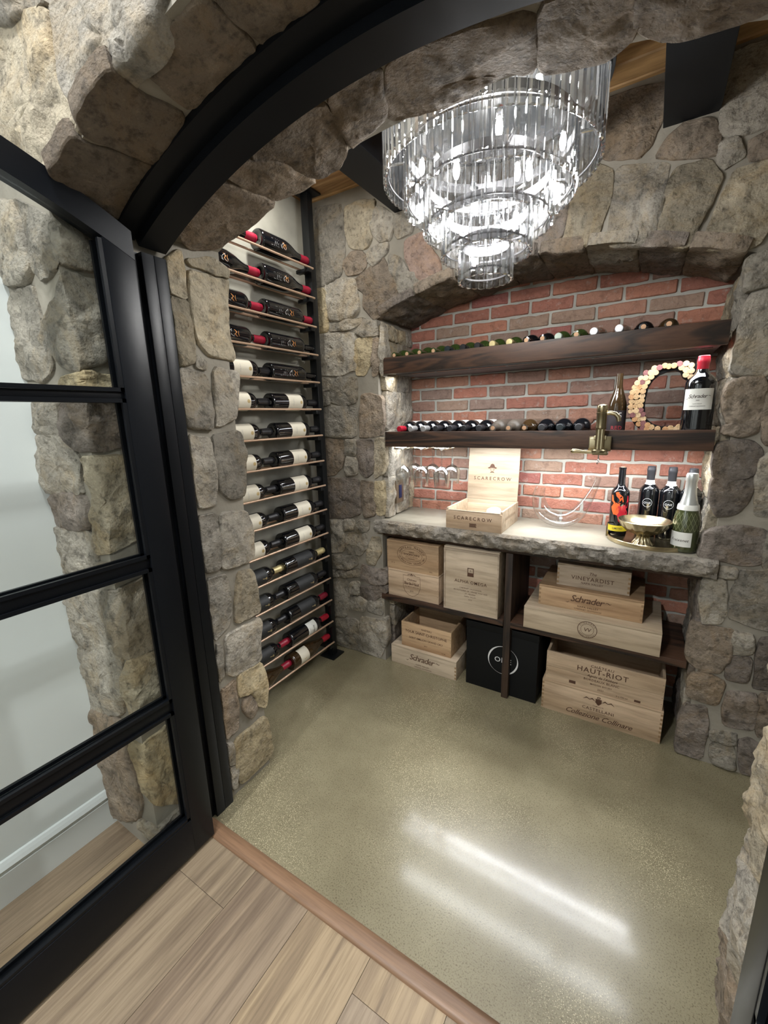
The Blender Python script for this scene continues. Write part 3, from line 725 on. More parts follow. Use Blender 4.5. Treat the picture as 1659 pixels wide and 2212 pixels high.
def door(name, xface, sgn, sel):
    """leaf standing open at right angles to the wall; s runs from the hinge towards the camera"""
    Wd = .664; th = .04; x0, x1 = (xface - th, xface) if sgn > 0 else (xface, xface + th)
    base = (xface, .627, 0); d = struct(empty(name, base))
    def B(s0, s1, z0, z1, nm, inset=0, bev=.002, mat=BLACK):
        mb = MB().box((x0 + inset, .627 - s1, z0), (x1 - inset, .627 - s0, z1), bev=bev); return loc_mb(mb, base).obj(nm, mat, d, 30)
    top = lambda s: ZC + sqrt(1.512 ** 2 - (.669 - s) ** 2)
    B(0, .067, .012, top(0) - .03, 'stile', .0008); B(Wd - .067, Wd, .012, top(Wd) - .06, 'stile', .0008)
    B(.067, Wd - .067, .012, .130, 'bottom_rail')
    n = 24; mb = MB(); V = []; Fc = []
    for i in range(n + 1):
        s = Wd * i / n; zt = top(s); zb = zt - .060
        V += [(x0, .627 - s, zb), (x1, .627 - s, zb), (x1, .627 - s, zt), (x0, .627 - s, zt)]
    for i in range(n):
        for j in range(4): Fc.append((i * 4 + j, i * 4 + (j + 1) % 4, i * 4 + 4 + (j + 1) % 4, i * 4 + 4 + j))
    Fc += [(0, 1, 2, 3), (n * 4 + 3, n * 4 + 2, n * 4 + 1, n * 4)]
    mb.add(V, Fc); loc_mb(mb, base).obj('top_rail', BLACK, d, 30)
    bars = [(1.340, 1.356), (.920, .947), (.498, .531)]
    for a, b in bars: B(.067, Wd - .067, a, b, 'muntin', .009)
    zs = [.130, .498, .531, .920, .947, 1.340, 1.356, None]
    for i in range(4):
        z0, z1 = zs[2 * i], zs[2 * i + 1]
        xm = (x0 + x1) / 2
        if z1: mb = MB().box((xm - .003, .627 - Wd + .07, z0 - .006), (xm + .003, .627 - .07, z1 + .006))
        else:
            pts = [(.07 + (Wd - .14) * k / 12) for k in range(13)]
            poly = [(.07, z0 - .006), (Wd - .07, z0 - .006)] + [(s, top(s) - .062) for s in reversed(pts)]
            mb = MB().prism(poly, lambda s, z: (xm - .003, .627 - s, z), lambda s, z: (xm + .003, .627 - s, z))
        loc_mb(mb, base).obj('pane', PANE, d)
        # glazing beads round the pane, both faces
        mb = MB()
        for xa, xb in ((x0 + .002, x0 + .010), (x1 - .010, x1 - .002)):
            zt_ = z1 if z1 else top(.08) - .07
            mb.box((xa, .627 - .067 - .009, z0), (xb, .627 - .067, zt_)); mb.box((xa, .627 - Wd + .067, z0), (xb, .627 - Wd + .084, zt_))
            mb.box((xa, .627 - Wd + .067, z0), (xb, .627 - .067, z0 + .009))
            if z1: mb.box((xa, .627 - Wd + .067, z1 - .009), (xb, .627 - .067, z1))
        loc_mb(mb, base).obj('glazing_bead', BLACK, d)
    return d
door('door_1', -1.052, 1, 0); door('door_2', .178, -1, 0)
# recessed downlight trims in the hallway ceiling
for (x, y) in ((-.75, .12), (.55, .0), (-.7, -1.3), (.7, -1.3)):
    mb = MB().lathe([(.07, 2.684), (.09, 2.684), (.092, 2.69), (.092, 2.6995), (.07, 2.6995), (.07, 2.684)], 28, Matrix.Translation((x, y, 0)), cap=False)
    o = mb.obj('ceiling_light', TRIMW, smooth=30, origin=(x, y, 2.69)); tag(o, 'round recessed hallway ceiling light, %s' % {(-.75, .12): 'nearest the open glass door', (.55, .0): 'above the right door leaf', (-.7, -1.3): 'far back on the left', (.7, -1.3): 'far back on the right'}[(x, y)], 'light', 'recessed hallway lights')

# ---------------------------------------------------------------- counter, shelves, cubbies
def slab():
    base = (-.445, 1.9, .705); ct = empty('countertop', base); tag(ct, 'grey stone countertop with rough chiselled front edge, inside the brick niche', 'countertop')
    x0, x1, yb, zt, zb = -1.128, .238, 2.10, .785, .727
    mb = MB(); mb.box((x0 + .031, 1.735, zb), (x1 - .019, 2.078, zt), bev=.002); loc_mb(mb, base).obj('slab', SLAB, ct, 30)
    # chiselled edge: a strip of broken facets
    V = []; Fc = []; nx, nz = 170, 7
    for i in range(nx + 1):
        x = x0 + (x1 - x0) * i / nx
        for j in range(nz + 1):
            z = zb - .004 + (zt - .0002 - zb + .004) * j / nz
            d = .016 * noise.noise(Vector((x * 26, z * 40, 3))) + .012 * abs(noise.noise(Vector((x * 60, z * 70, 9)))) + .006 * noise.noise(Vector((x * 9, 0, 5)))
            prof = 1 - abs(j / nz - .45) * .9
            y = 1.727 - (.016 * prof + d) * (.15 if j == nz else 1) * (.8 if j == 0 else 1)
            V.append((x, y, z + (0 if j in (nz,) else .004 * noise.noise(Vector((x * 50, z * 50, 1))))))
    for i in range(nx):
        for j in range(nz): a = i * (nz + 1) + j; Fc.append((a, a + nz + 1, a + nz + 2, a + 1))
    b0 = len(V); V += [(x0, 1.738, zb - .004), (x1, 1.738, zb - .004), (x1, 1.738, zt), (x0, 1.738, zt)]
    top = [i * (nz + 1) + nz for i in range(nx + 1)]; bot = [i * (nz + 1) for i in range(nx + 1)]
    Fc.append(tuple(top) + (b0 + 2, b0 + 3)); Fc.append(tuple(reversed(bot)) + (b0, b0 + 1))
    Fc.append(tuple(range(nz, -1, -1)) + (b0, b0 + 3)); Fc.append(tuple(nx * (nz + 1) + j for j in range(nz + 1)) + (b0 + 2, b0 + 1))
    mb = MB().add(V, Fc); loc_mb(mb, base).obj('chiselled_edge', SLABEDGE, ct, 25)
slab()
def shelf(zt, zb, floor_z, label, leds):
    base = (-.445, 1.9, zb); s = empty('floating_shelf', base); tag(s, label, 'shelf', 'dark wood niche shelves')
    x0, x1 = -1.050, .170
    for nm, a, b in (('front_board', (x0 - .012, 1.733, zb), (x1 + .012, 1.758, zt)), ('shelf_board', (x0, 1.758, floor_z - .018), (x1 + .01, 2.082, floor_z)), ('underside_board', (x0, 1.758, zb + .003), (x1, 2.082, zb + .016))):
        mb = MB().box(a, b, bev=.0015); loc_mb(mb, base).obj(nm, DARKWOOD if nm != 'underside_board' else UNDER, s, 30)
    for y in leds:
        mb = MB().box((x0 + .02, y - .007, zb - .002), (x1 - .02, y + .007, zb + .003)); loc_mb(mb, base).obj('led_channel', CHROME, s)
    return s
UNDER = wood_mat('grey_stained_underside', (.13, .12, .125), (.07, .062, .065), 0, .5, 20, .1)  # underside boards get a paler, greyer wood colour than the front boards
LZ, LFZ = 1.215, 1.192; UZ, UFZ = 1.546, 1.522
shelf(LZ, 1.147, LFZ, 'lower dark-stained wooden shelf of the niche, carrying the cork letter and a row of bottles', (1.885, 1.812))
shelf(UZ, 1.475, UFZ, 'upper dark-stained wooden shelf under the niche arch, carrying a row of bottles', (1.80,))
CZ = .3885
base = (-.46, 1.9, 0); cab = empty('cubby_cabinet', base); tag(cab, 'dark-stained wooden cubby frame under the countertop holding wine crates', 'cabinet')
for nm, a, b, mt in (('divider', (-.475, 1.745, 0), (-.445, 2.07, .70), DARKWOODV), ('top_board', (-1.10, 1.755, .70), (.20, 2.07, .722), DARKWOOD),
                     ('shelf', (-1.11, 1.738, CZ - .028), (-.476, 2.07, CZ), DARKWOOD), ('shelf', (-.444, 1.738, CZ - .028), (.193, 2.07, CZ), DARKWOOD), ('bracket', (.165, 1.80, CZ - .06), (.193, 2.05, CZ - .0285), DARKWOOD)):
    loc_mb(MB().box(a, b, bev=.0015), base).obj(nm, mt, cab, 30)

# ---------------------------------------------------------------- crates
def crate(name, x0, x1, y0, z0, z1, dep, mat, label, art=(), artmb=None, lid=True, joints=None, group='wooden wine crates', split=None, sideart=None, sidemat=None, t=.009, rot=0, nails=False, frame=None):
    xm, ym = (x0 + x1) / 2, y0 + dep / 2; hx, hy, h = (x1 - x0) / 2, dep / 2, z1 - z0
    c = empty(name, (xm, ym, z0), (0, 0, rot)); tag(c, label, 'crate', group)
    B = lambda a, b, nm, m_=mat, bev=.0012: MB().box(a, b, bev=bev).obj(nm, m_, c, 30)
    zt = h - (t if lid else 0)
    if split:
        zs = [0] + split + [zt]
        for a, b in zip(zs, zs[1:]): B((-hx, -hy, a + .0004), (hx, -hy + t, b - .0004), 'front_panel')
    else: B((-hx, -hy, 0), (hx, -hy + t, zt), 'front_panel')
    B((-hx, hy - t, 0), (hx, hy, zt), 'back_panel')
    sm = sidemat or mat
    B((-hx, -hy + t, 0), (-hx + t, hy - t, zt), 'side_panel', sm); B((hx - t, -hy + t, 0), (hx, hy - t, zt), 'side_panel', sm)
    B((-hx + t, -hy + t, .001), (hx - t, hy - t, .007), 'base_panel')
    if lid: B((-hx, -hy, zt + .0003), (hx, hy, h), 'lid')
    fn = lambda u, v: (u, -hy - .0007, v)
    if artmb: mb = MB(); artmb(mb, fn, h, hx); mb.obj('lettering', INK, c)
    if joints:
        mb = MB(); k = 0; z = .008
        while z < zt - .01:
            for s in joints: rect2d(mb, s * (hx - .0005) - (t - .001 if s > 0 else 0), z, s * (hx - .0005) + (0 if s > 0 else t - .001), z + .0095, lambda u, v: (u, -hy - .0006, v))
            z += .019
        mb.obj('finger_joints', JOINT, c)
    if nails:
        mb = MB()
        for z in [h * k / (nails + 1) for k in range(1, nails + 1)]:
            for s in (-1, 1): ring2d(mb, s * (hx - .005), z, .0014, .0014, .0014, lambda u, v: (u, -hy - .0006, v), 8)
        mb.obj('nail_heads', INKD, c)
    return c
JOINT = simple('end_grain', (.30, .19, .10), .7)
def A_mangot(mb, fn, h, hx):
    u, v = -.002, h * .56
    ring2d(mb, u, v, .081, .052, .0013, fn, 56); ring2d(mb, u, v, .058, .032, .001, fn, 48)
    arc_text(mb, 'CHÂTEAU MANGOT', u, v, .0695, .042, pi / 2, 2.55, .0155, fn); arc_text(mb, 'ST EMILION GRAND CRU', u, v, .0695, .042, -pi / 2, 2.75, .0125, fn, True)
    lines2d(mb, [('FRÈRES', u, v + .012, .009), ('TODESCHINI', u, v - .003, .015), ('Grands Vins de Bordeaux', u, v - .0115, .0065), ('Saint-Emilion', u, v - .021, .0065), ('2015', hx - .04, .012, .008), ('N° 12', -hx + .035, .03, .008)], fn)
def A_borde(mb, fn, h, hx):
    u, v = -.006, h * .50
    sh = [(-.047, .05), (.047, .05), (.047, -.012), (.036, -.038), (.016, -.053), (0, -.058), (-.016, -.053), (-.036, -.038), (-.047, -.012)]
    stroke2d(mb, [(u + a, v + b) for a, b in sh], .0016, fn, True)
    for s in (-1, 1): stroke2d(mb, [(u + s * .002, v + .052), (u + s * .012, v + .058), (u + s * .022, v + .053)], .0025, fn)
    ring2d(mb, u, v + .058, .005, .004, .003, fn, 14)
    lines2d(mb, [('Château', u, v + .024, .016, .2), ('Barde-Haut', u, v + .002, .0215, 0, .82, .006), ('SAINT-EMILION GRAND CRU', u, v - .010, .0062), ('2015', u, v - .034, .010)], fn)
def A_ao(mb, fn, h, hx):
    v = h * .63
    for a, b, c_, d in ((-.015, v - .017, .015, v - .0135), (-.015, v + .020, .015, v + .0235), (-.015, v - .017, -.0115, v + .0235), (.0115, v - .017, .015, v + .0235), (-.0115, v - .0135, .0115, v + .001)): rect2d(mb, a, b, c_, d, fn)
    lines2d(mb, [('A', 0, v + .006, .012), ('ALPHA OMEGA', 0, v - .052, .0205, 0, 1.12), ('CABERNET SAUVIGNON', 0, v - .080, .0085, 0, 1.15), ('BECKSTOFFER DR. CRANE VINEYARD', 0, v - .093, .0085, 0, 1.15), ('ST. HELENA', 0, v - .106, .0085, 0, 1.15), ('NAPA VALLEY', 0, v - .119, .0085, 0, 1.1), ('2014', 0, v - .133, .008, 0, 1.1)], fn)
def schrader(mb, u, v, s, fn):
    lines2d(mb, [('Schrader', u, v, s, .28, .86, .004)], fn)
    x = u + s * 1.72; stroke2d(mb, [(x, v + .33 * s), (x + .12 * s, v + .42 * s), (x + .28 * s, v + .38 * s), (x + .42 * s, v + .30 * s), (x + .55 * s, v + .42 * s)], [.02 * s, .06 * s, .08 * s, .06 * s, .02 * s], fn)
    stroke2d(mb, [(u - s * 1.98, v - .12 * s), (u - s * 1.8, v - .2 * s), (u - s * 1.62, v - .05 * s)], [.02 * s, .07 * s, .03 * s], fn)
def A_schr(mb, fn, h, hx):
    schrader(mb, -.006, h * .44, h * .44, fn); lines2d(mb, [('NAPA VALLEY', 0, h * .2, .011, 0, 1.15), ('CABERNET SAUVIGNON', 0, h * .08, .0085, 0, 1.1)], fn)
def A_tour(mb, fn, h, hx):
    lines2d(mb, [('CHÂTEAU', .005, h * .80, .013), ('TOUR SAINT CHRISTOPHE', 0, h * .60, .0205, 0, .95, .004), ('SAINT-EMILION GRAND CRU', 0, h * .38, .0145, 0, 1, .002), ('2017', 0, h * .17, .009), ('750 ML', hx - .04, h * .07, .0075)], fn)
def A_vv(mb, fn, h, hx):
    u, v = 0, h * .5
    ring2d(mb, u, v, .036, .036, .0022, fn); ring2d(mb, u, v, .024, .024, .0012, fn)
    arc_text(mb, 'VINEYARD', u, v, .030, .030, pi / 2, 2.1, .0085, fn); arc_text(mb, 'NAPA VALLEY', u, v, .030, .030, -pi / 2, 2.3, .0085, fn, True)
    lines2d(mb, [('V V', u, v - .008, .022, .15, .7)], fn)
def A_vin(mb, fn, h, hx):
    lines2d(mb, [('The', .0, h * .62, .018, .3), ('VINEYARDIST', 0, h * .36, .0235, 0, 1.12, .003), ('NAPA VALLEY', 0, h * .20, .012, 0, 1.1)], fn)
def A_haut(mb, fn, h, hx):
    lines2d(mb, [('CHÂTEAU', 0, h * .79, .017, 0, 1.15), ('HAUT-RIOT', 0, h * .60, .032, 0, 1.15, .007), ('Agnès de l\'Abbaye', .002, h * .47, .015, .3), ('BORDEAUX BLANC', 0, h * .34, .0145, 0, 1.05, .003), ('MAISON BOUEY', 0, h * .22, .010, 0, 1.15), ('2021', 0, h * .08, .012), ('6 x 750 ml', hx * .36, h * .05, .0095)], fn)
    rect2d(mb, -hx * .56, h * .09, -hx * .44, h * .19, fn); rect2d(mb, hx * .56, h * .05, hx * .66, h * .12, fn)
def A_cast(mb, fn, h, hx):
    v = h * .74
    poly2d(mb, [(-.011, v + .012), (.011, v + .012), (.012, v - .004), (.004, v - .014), (0, v - .017), (-.004, v - .014), (-.012, v - .004)], fn)
    ring2d(mb, 0, v + .018, .007, .005, .003, fn, 12)
    for s in (-1, 1):
        stroke2d(mb, [(s * .014, v), (s * .024, v + .008), (s * .034, v + .002), (s * .046, v + .008), (s * .058, v - .002)], [.002, .006, .003, .005, .001], fn)
    lines2d(mb, [('FAMIGLIA', 0, h * .56, .008, 0, 1.2), ('CASTELLANI', 0, h * .41, .0195, 0, 1.12, .003), ('VITICOLTORI IN TOSCANA', 0, h * .35, .005), ('Collezione Collinare', 0, h * .14, .032, .42, .95)], fn)
def scarecrow(mb, u, v, s, fn):
    poly2d(mb, [(u - .9 * s, v - .02 * s), (u - .5 * s, v + .12 * s), (u - .3 * s, v + .6 * s), (u, v + .72 * s), (u + .3 * s, v + .6 * s), (u + .5 * s, v + .12 * s), (u + .9 * s, v - .02 * s), (u + .6 * s, v - .2 * s), (u + .38 * s, v - .05 * s), (u - .38 * s, v - .05 * s), (u - .6 * s, v - .2 * s)], fn)
    stroke2d(mb, [(u - .36 * s, v - .1 * s), (u - .3 * s, v - .5 * s), (u, v - .68 * s), (u + .3 * s, v - .5 * s), (u + .36 * s, v - .1 * s)], .07 * s, fn)
    for k in (-1, 1): ring2d(mb, u + k * .14 * s, v - .25 * s, .06 * s, .05 * s, .05 * s, fn, 8)
    poly2d(mb, [(u - .45 * s, v - .98 * s), (u - .18 * s, v - .7 * s), (u, v - .78 * s), (u + .18 * s, v - .7 * s), (u + .45 * s, v - .98 * s), (u, v - .9 * s)], fn)
crate('wine_crate', -1.074, -.792, 1.750, CZ, CZ + .143, .28, PINE, 'pine crate with burnt shield mark, below the oval-stamped crate', artmb=A_borde, nails=3)
crate('wine_crate', -1.080, -.795, 1.754, CZ + .1435, CZ + .2935, .28, PINEB, 'warm pine crate with oval brand stamp, at the far left under the countertop', artmb=A_mangot, nails=3)
c = crate('wine_crate', -.760, -.501, 1.740, CZ, CZ + .3085, .30, PINEW, 'tall cream box with a small square emblem above printed lines, in the upper left cubby', artmb=A_ao)
mb = MB()
for a, b, c_, d in ((-.1295, .0, -.1225, .3), (.1225, .0, .1295, .3), (-.1225, .2925, .1225, .2995), (-.1225, 0, .1225, .006)): mb.box((a, -.1535, b), (c_, -.15, d))
mb.obj('face_trim', PINEG, c)
crate('wine_crate', -1.069, -.700, 1.755, 0, .103, .27, PINEW, 'low cream crate with large script lettering, on the floor at the left', artmb=A_schr, joints=(1,))
crate('wine_crate', -1.016, -.736, 1.775, .1035, .240, .20, PINEB, 'open reddish pine crate with capital lettering, on top of the low floor crate', artmb=A_tour, lid=False, nails=4, t=.010)
crate('wine_crate', -.300, .148, 1.766, 0, .143, .26, PINE, 'long pine crate with a winged crest and script, on the floor at the right', artmb=A_cast, joints=(-1, 1))
crate('wine_crate', -.289, .142, 1.770, .1435, .281, .235, PINE, 'open-topped pine crate with big capitals, stacked on the long crested floor crate', artmb=A_haut, lid=False, nails=4, split=[.066], t=.010)
crate('wine_crate', -.385, .109, 1.725, CZ, CZ + .097, .31, PINEW, 'wide flat cream crate with round stamp, bottom of the right cubby shelf stack', artmb=A_vv)
crate('wine_crate', -.338, .044, 1.775, CZ + .0975, CZ + .187, .27, PINEB, 'honey pine crate with large script lettering, middle of the right cubby stack', artmb=A_schr, joints=(-1, 1))
crate('wine_crate', -.275, -.007, 1.805, CZ + .1875, CZ + .284, .22, PINEG, 'small greyish pine crate, topmost of the stack in the right cubby', artmb=A_vin, joints=(-1, 1))
# black card case
base = (-.491, 1.93, 0); bx = empty('black_wine_case', base); tag(bx, 'matt black card case with a white ring mark, behind the wooden divider', 'box')
MB().box((-.165, -.157, 0), (.165, .13, .30), bev=.001).obj('case_body', BLACKBOX, bx, 30)
MB().box((-.1665, -.1585, .3005), (.1665, .1315, .335), bev=.001).obj('case_lid', BLACKBOX, bx, 30)
fn = lambda u, v: (u, -.158, v); mb = MB()
n = 60; V = []; Fc = []
for i in range(n):
    a = 2 * pi * i / n; wdt = .0008 + .007 * abs(cos(a * 1.0 + .5)) ** 3
    V += [fn(.012 + cos(a) * .07, .172 + sin(a) * .07), fn(.012 + cos(a) * (.07 - wdt), .172 + sin(a) * (.07 - wdt))]
for i in range(n): j = (i + 1) % n; Fc.append((2 * i, 2 * j, 2 * j + 1, 2 * i + 1))
mb.add(V, Fc); lines2d(mb, [('ONE', .012, .160, .036, 0, 1.1)], fn); mb.obj('lettering', WHITEINK, bx)

# open box on the counter
base = (-.624, 1.87, .785); sb = empty('open_wine_box', base); tag(sb, 'open pale pine box with raised lid showing a hat emblem, on the countertop', 'box')
hx, y0, y1, h, t = .1275, -.132, .13, .092, .009
B = lambda a, b, nm, bev=.0012, m_=PINEW: MB().box(a, b, bev=bev).obj(nm, m_, sb, 30)
B((-hx, y0, 0), (hx, y0 + t, h - .012), 'front_panel', m_=PINE); B((-hx, y1 - t, 0), (hx, y1, h), 'back_panel'); B((-hx, y0 + t, 0), (-hx + t, y1 - t, h), 'side_panel'); B((hx - t, y0 + t, 0), (hx, y1 - t, h), 'side_panel')
B((-hx + t, y0 + t, .001), (hx - t, y1 - t, .007), 'base_panel'); B((-hx + t, y0 + .05, .007), (hx - t, y0 + .056, h - .02), 'inner_divider'); B((-hx + t, y1 - t - .01, .007), (hx - t, y1 - t - .001, h - .02), 'inner_lining')
B((-hx + t, y0 + .001, h - .011), (hx - t, y0 + t, h - .006), 'lid_groove')
a = radians(-6); M = Matrix.Translation((0, .122, h + .001)) @ Matrix.Rotation(a, 4, 'X')
ld = MB().box((-hx + .004, 0, 0), (hx - .004, .007, .248), M, bev=.001).obj('raised_lid', PINEW, sb, 30)
mb = MB(); fl_ = lambda u, v: tuple(M @ Vector((u, -.0007, v))); scarecrow(mb, -.004, .155, .026, fl_); lines2d(mb, [('SCARECROW', -.002, .095, .0225, 0, 1.5)], fl_); mb.obj('lid_lettering', INK, sb)
mb = MB(); f1 = lambda u, v: (u, y0 - .0007, v); lines2d(mb, [('SCARECROW', -.003, .045, .0215, 0, 1.5)], f1)
for k in range(5): rect2d(mb, -.017 + .002 * (k % 2), .014 + .0035 * k, .017 - .002 * (k % 3), .0165 + .0035 * k, f1)
mb.obj('lettering', INK, sb)
mb = MB(); lines2d(mb, [('SCARECROW', 0, .045, .0195, 0, 1.45)], lambda u, v: (hx + .0006, u - .002, v)); mb.obj('side_lettering', INKL, sb)
mb = MB().lathe([(0, 0), (.016, 0), (.03, .004), (.034, .012), (.031, .019), (.012, .024), (0, .0245)], 24, Matrix.Translation((-.560, 1.84, .842)) @ Matrix.Rotation(.5, 4, 'X'))
mb = MB().lathe([(0, -.02), (.03, -.018), (.034, 0), (.031, .008), (.012, .013), (0, .0135)], 24)
o = mb.obj('bottle_wrap', WLABEL, smooth=40, loc=(-.565, 1.845, .852)); o.rotation_euler = (.35, 0, 0); 
mb = MB().lathe([(.028, -.045), (.033, -.04), (.033, -.018)], 20, cap=True); mb.obj('wrapped_neck', WLABEL, o, 40)
tag(o, 'white tissue-wrapped bottle end inside the open pine box', 'bottle')

# ---------------------------------------------------------------- bottles
PROF = {
 'bordeaux': [(0, .010), (.020, .003), (.033, 0), (.0368, .003), (.0375, .010), (.0375, .188), (.0372, .196), (.0350, .206), (.030, .214), (.0225, .222), (.0165, .230), (.0148, .240), (.0143, .290)],
 'burgundy': [(0, .012), (.024, .003), (.036, 0), (.0400, .004), (.0410, .012), (.0410, .130), (.0400, .142), (.0370, .160), (.0320, .178), (.0255, .197), (.0200, .214), (.0165, .230), (.0150, .245), (.0145, .290)],
 'magnum': [(0, .010), (.024, .003), (.038, 0), (.0425, .003), (.0432, .010), (.0432, .158), (.0425, .168), (.039, .178), (.031, .188), (.0215, .196), (.0170, .204), (.0155, .215), (.0152, .240)],
 'prosecco': [(0, .012), (.024, .003), (.034, 0), (.0385, .004), (.0395, .012), (.0395, .098), (.0385, .112), (.0350, .130), (.0290, .152), (.0225, .175), (.0180, .196), (.0160, .215), (.0150, .245)],
}
def wrap(mb, r, z0, z1, a0, a1, n=18):
    V = []; 
    for i in range(n + 1): a = a0 + (a1 - a0) * i / n; V += [(r * cos(a), r * sin(a), z0), (r * cos(a), r * sin(a), z1)]
    mb.add(V, [(2 * i, 2 * i + 2, 2 * i + 3, 2 * i + 1) for i in range(n)])
_mesh = {}
def mesh_of(key, build, mat, smooth):
    if key not in _mesh:
        mb = MB(); build(mb); o = mb.obj(key[0], mat, None, smooth); _mesh[key] = o.data; bpy.data.objects.remove(o)
    return _mesh[key]
def part(key, build, mat, parent, smooth=40):
    me = mesh_of(key + (mat.name,), build, mat, smooth)
    o = bpy.data.objects.new(key[0], me); o.parent = parent; COL.objects.link(o); return o
def bottle(kind, glass, cap, loc, rot, label_, art=None, capl=.055, name='wine_bottle', cat='bottle', group=None, scale=1.0, corkend=False, neckpunt=True):
    e = empty(name, loc, rot); tag(e, label_, cat, group); e.scale = (scale,) * 3
    P = PROF[kind]; top = P[-1][1]
    part(('bottle_body', kind), lambda mb: mb.lathe(P, 32), glass, e, 60)
    rn = P[-1][0]
    if corkend: part(('neck_lip', kind), lambda mb: mb.lathe([(rn, top - .004), (rn + .0012, top), (rn + .0012, top + .007), (.0095, top + .008)], 20, cap=False), glass, e); part(('cork_end', kind), lambda mb: mb.lathe([(.0095, top + .004), (.0095, top + .0085), (0, top + .009)], 18), CORKT, e)
    if cap:
        part(('capsule', kind, capl), lambda mb: mb.lathe([(rn + .0006, top - capl + .006), (rn + .0012, top - .012), (rn + .0022, top - .009), (rn + .0022, top), (rn + .0010, top + .003), (rn + .001, top + .010), (rn - .001, top + .012), (0, top + .0125)], 24), cap, e, 40)
    if art: art(e)
    return e
def art_white(e):       # cream paper label with faint print and a gold seal
    part(('label', 'w'), lambda mb: wrap(mb, .0379, .088, .178, -1.35, 1.35), CREAM, e)
    def pr(mb):
        f = lambda u, v: (.0382 * cos(u / .0382), .0382 * sin(u / .0382), v)
        g = lambda u, v: f(v, .133 + u)   # the print runs along the bottle's girth
        for k, w_ in ((-.030, .026), (-.024, .018), (-.010, .030), (-.003, .034), (.004, .028)): rect2d(mb, k, -w_ / 2, k + .0012, w_ / 2, g)
        lines2d(mb, [('CHATEAU', 0, 0, .007)], lambda u, v: g(-.018 - v * -1, u))
    part(('label_print', 'w'), pr, GREYINK, e)
    part(('gold_seal', 'w'), lambda mb: ring2d(mb, .166, .0, .0075, .0075, .0074, lambda u, v: (.0383 * cos(v / .0383), .0383 * sin(v / .0383), u), 18), GOLDINK, e)
def art_black(e):       # black label with a small gold palm-like mark
    part(('label', 'k'), lambda mb: wrap(mb, .0379, .070, .180, -1.35, 1.35), BLABEL, e)
    def pr(mb):
        f = lambda u, v: (.0382 * cos(v / .0382), .0382 * sin(v / .0382), u)
        stroke2d(mb, [(.150, -.002), (.158, 0), (.168, .001)], .0022, f)
        for k in range(5):
            a = -1.3 + k * .65; stroke2d(mb, [(.168, .001), (.168 + .007 * cos(a), .001 + .007 * sin(a))], [.003, .001], f)
    part(('gold_mark', 'k'), pr, GOLDINK, e)
    def p2(mb):
        f = lambda u, v: (.0382 * cos(v / .0382), .0382 * sin(v / .0382), u)
        for k, w_ in ((.118, .03), (.124, .036), (.132, .034), (.139, .024)): rect2d(mb, k, -w_ / 2, k + .0012, w_ / 2, f)
    part(('label_print', 'k'), p2, GREYINK, e)
ORANGE = simple('orange_print', (.62, .26, .07), .5)
def art_figure(kind):
    r = PROF[kind][5][0] + .0004
    def go(e):
        f = lambda u, v: (r * cos(v / r), r * sin(v / r), u)
        def pr(mb):
            pts = [(.095 + .0035 * i + .006 * sin(i * 1.9), .013 * sin(i * 1.15)) for i in range(9)]; stroke2d(mb, pts, .0012, f)
            pts = [(.060 + .003 * i, .016 * sin(i * 2.1 + 1)) for i in range(8)]; stroke2d(mb, pts, .0010, f)
            for k in (.045, .050, .083): rect2d(mb, k, -.012, k + .0012, .014, f)
        part(('white_script', kind), pr, WHITEINK, e)
        def p2(mb):
            stroke2d(mb, [(.126 - .02 * (kind == 'burgundy'), -.012), (.136 - .02 * (kind == 'burgundy'), -.004), (.128 - .02 * (kind == 'burgundy'), .004), (.139 - .02 * (kind == 'burgundy'), .012)], [.002, .005, .004, .002], f)
            stroke2d(mb, [(.146 - .022 * (kind == 'burgundy'), -.010), (.143 - .022 * (kind == 'burgundy'), 0), (.148 - .022 * (kind == 'burgundy'), .010)], [.001, .003, .001], f)
        part(('orange_mark', kind), p2, ORANGE, e)
    return go
def art_schr(kind, z0, z1, wdt, sz):
    r = PROF[kind][5][0] + .0005
    def go(e):
        part(('label', kind, z0), lambda mb: wrap(mb, r, z0, z1, -wdt, wdt), WLABEL, e)
        f = lambda u, v: (( r + .0003) * cos(u / r), (r + .0003) * sin(u / r), v)
        def pr(mb): schrader(mb, -.002, z0 + (z1 - z0) * .56, sz, f); lines2d(mb, [('CABERNET SAUVIGNON', 0, z0 + (z1 - z0) * .15, sz * .24), ('NAPA VALLEY', 0, z0 + (z1 - z0) * .26, sz * .24), ('2005', 0, z0 + (z1 - z0) * .42, sz * .3)], f)
        part(('lettering', kind, z0), pr, INKD, e)
    return go
def art_cream(e):
    part(('label', 'c'), lambda mb: wrap(mb, .0415, .045, .105, -1.5, 1.5), CREAM, e)
    part(('gold_mark', 'c'), lambda mb: stroke2d(mb, [(.066, 0), (.074, .003), (.082, -.002)], .003, lambda u, v: (.0418 * cos(v / .0418), .0418 * sin(v / .0418), u)), GOLDINK, e)

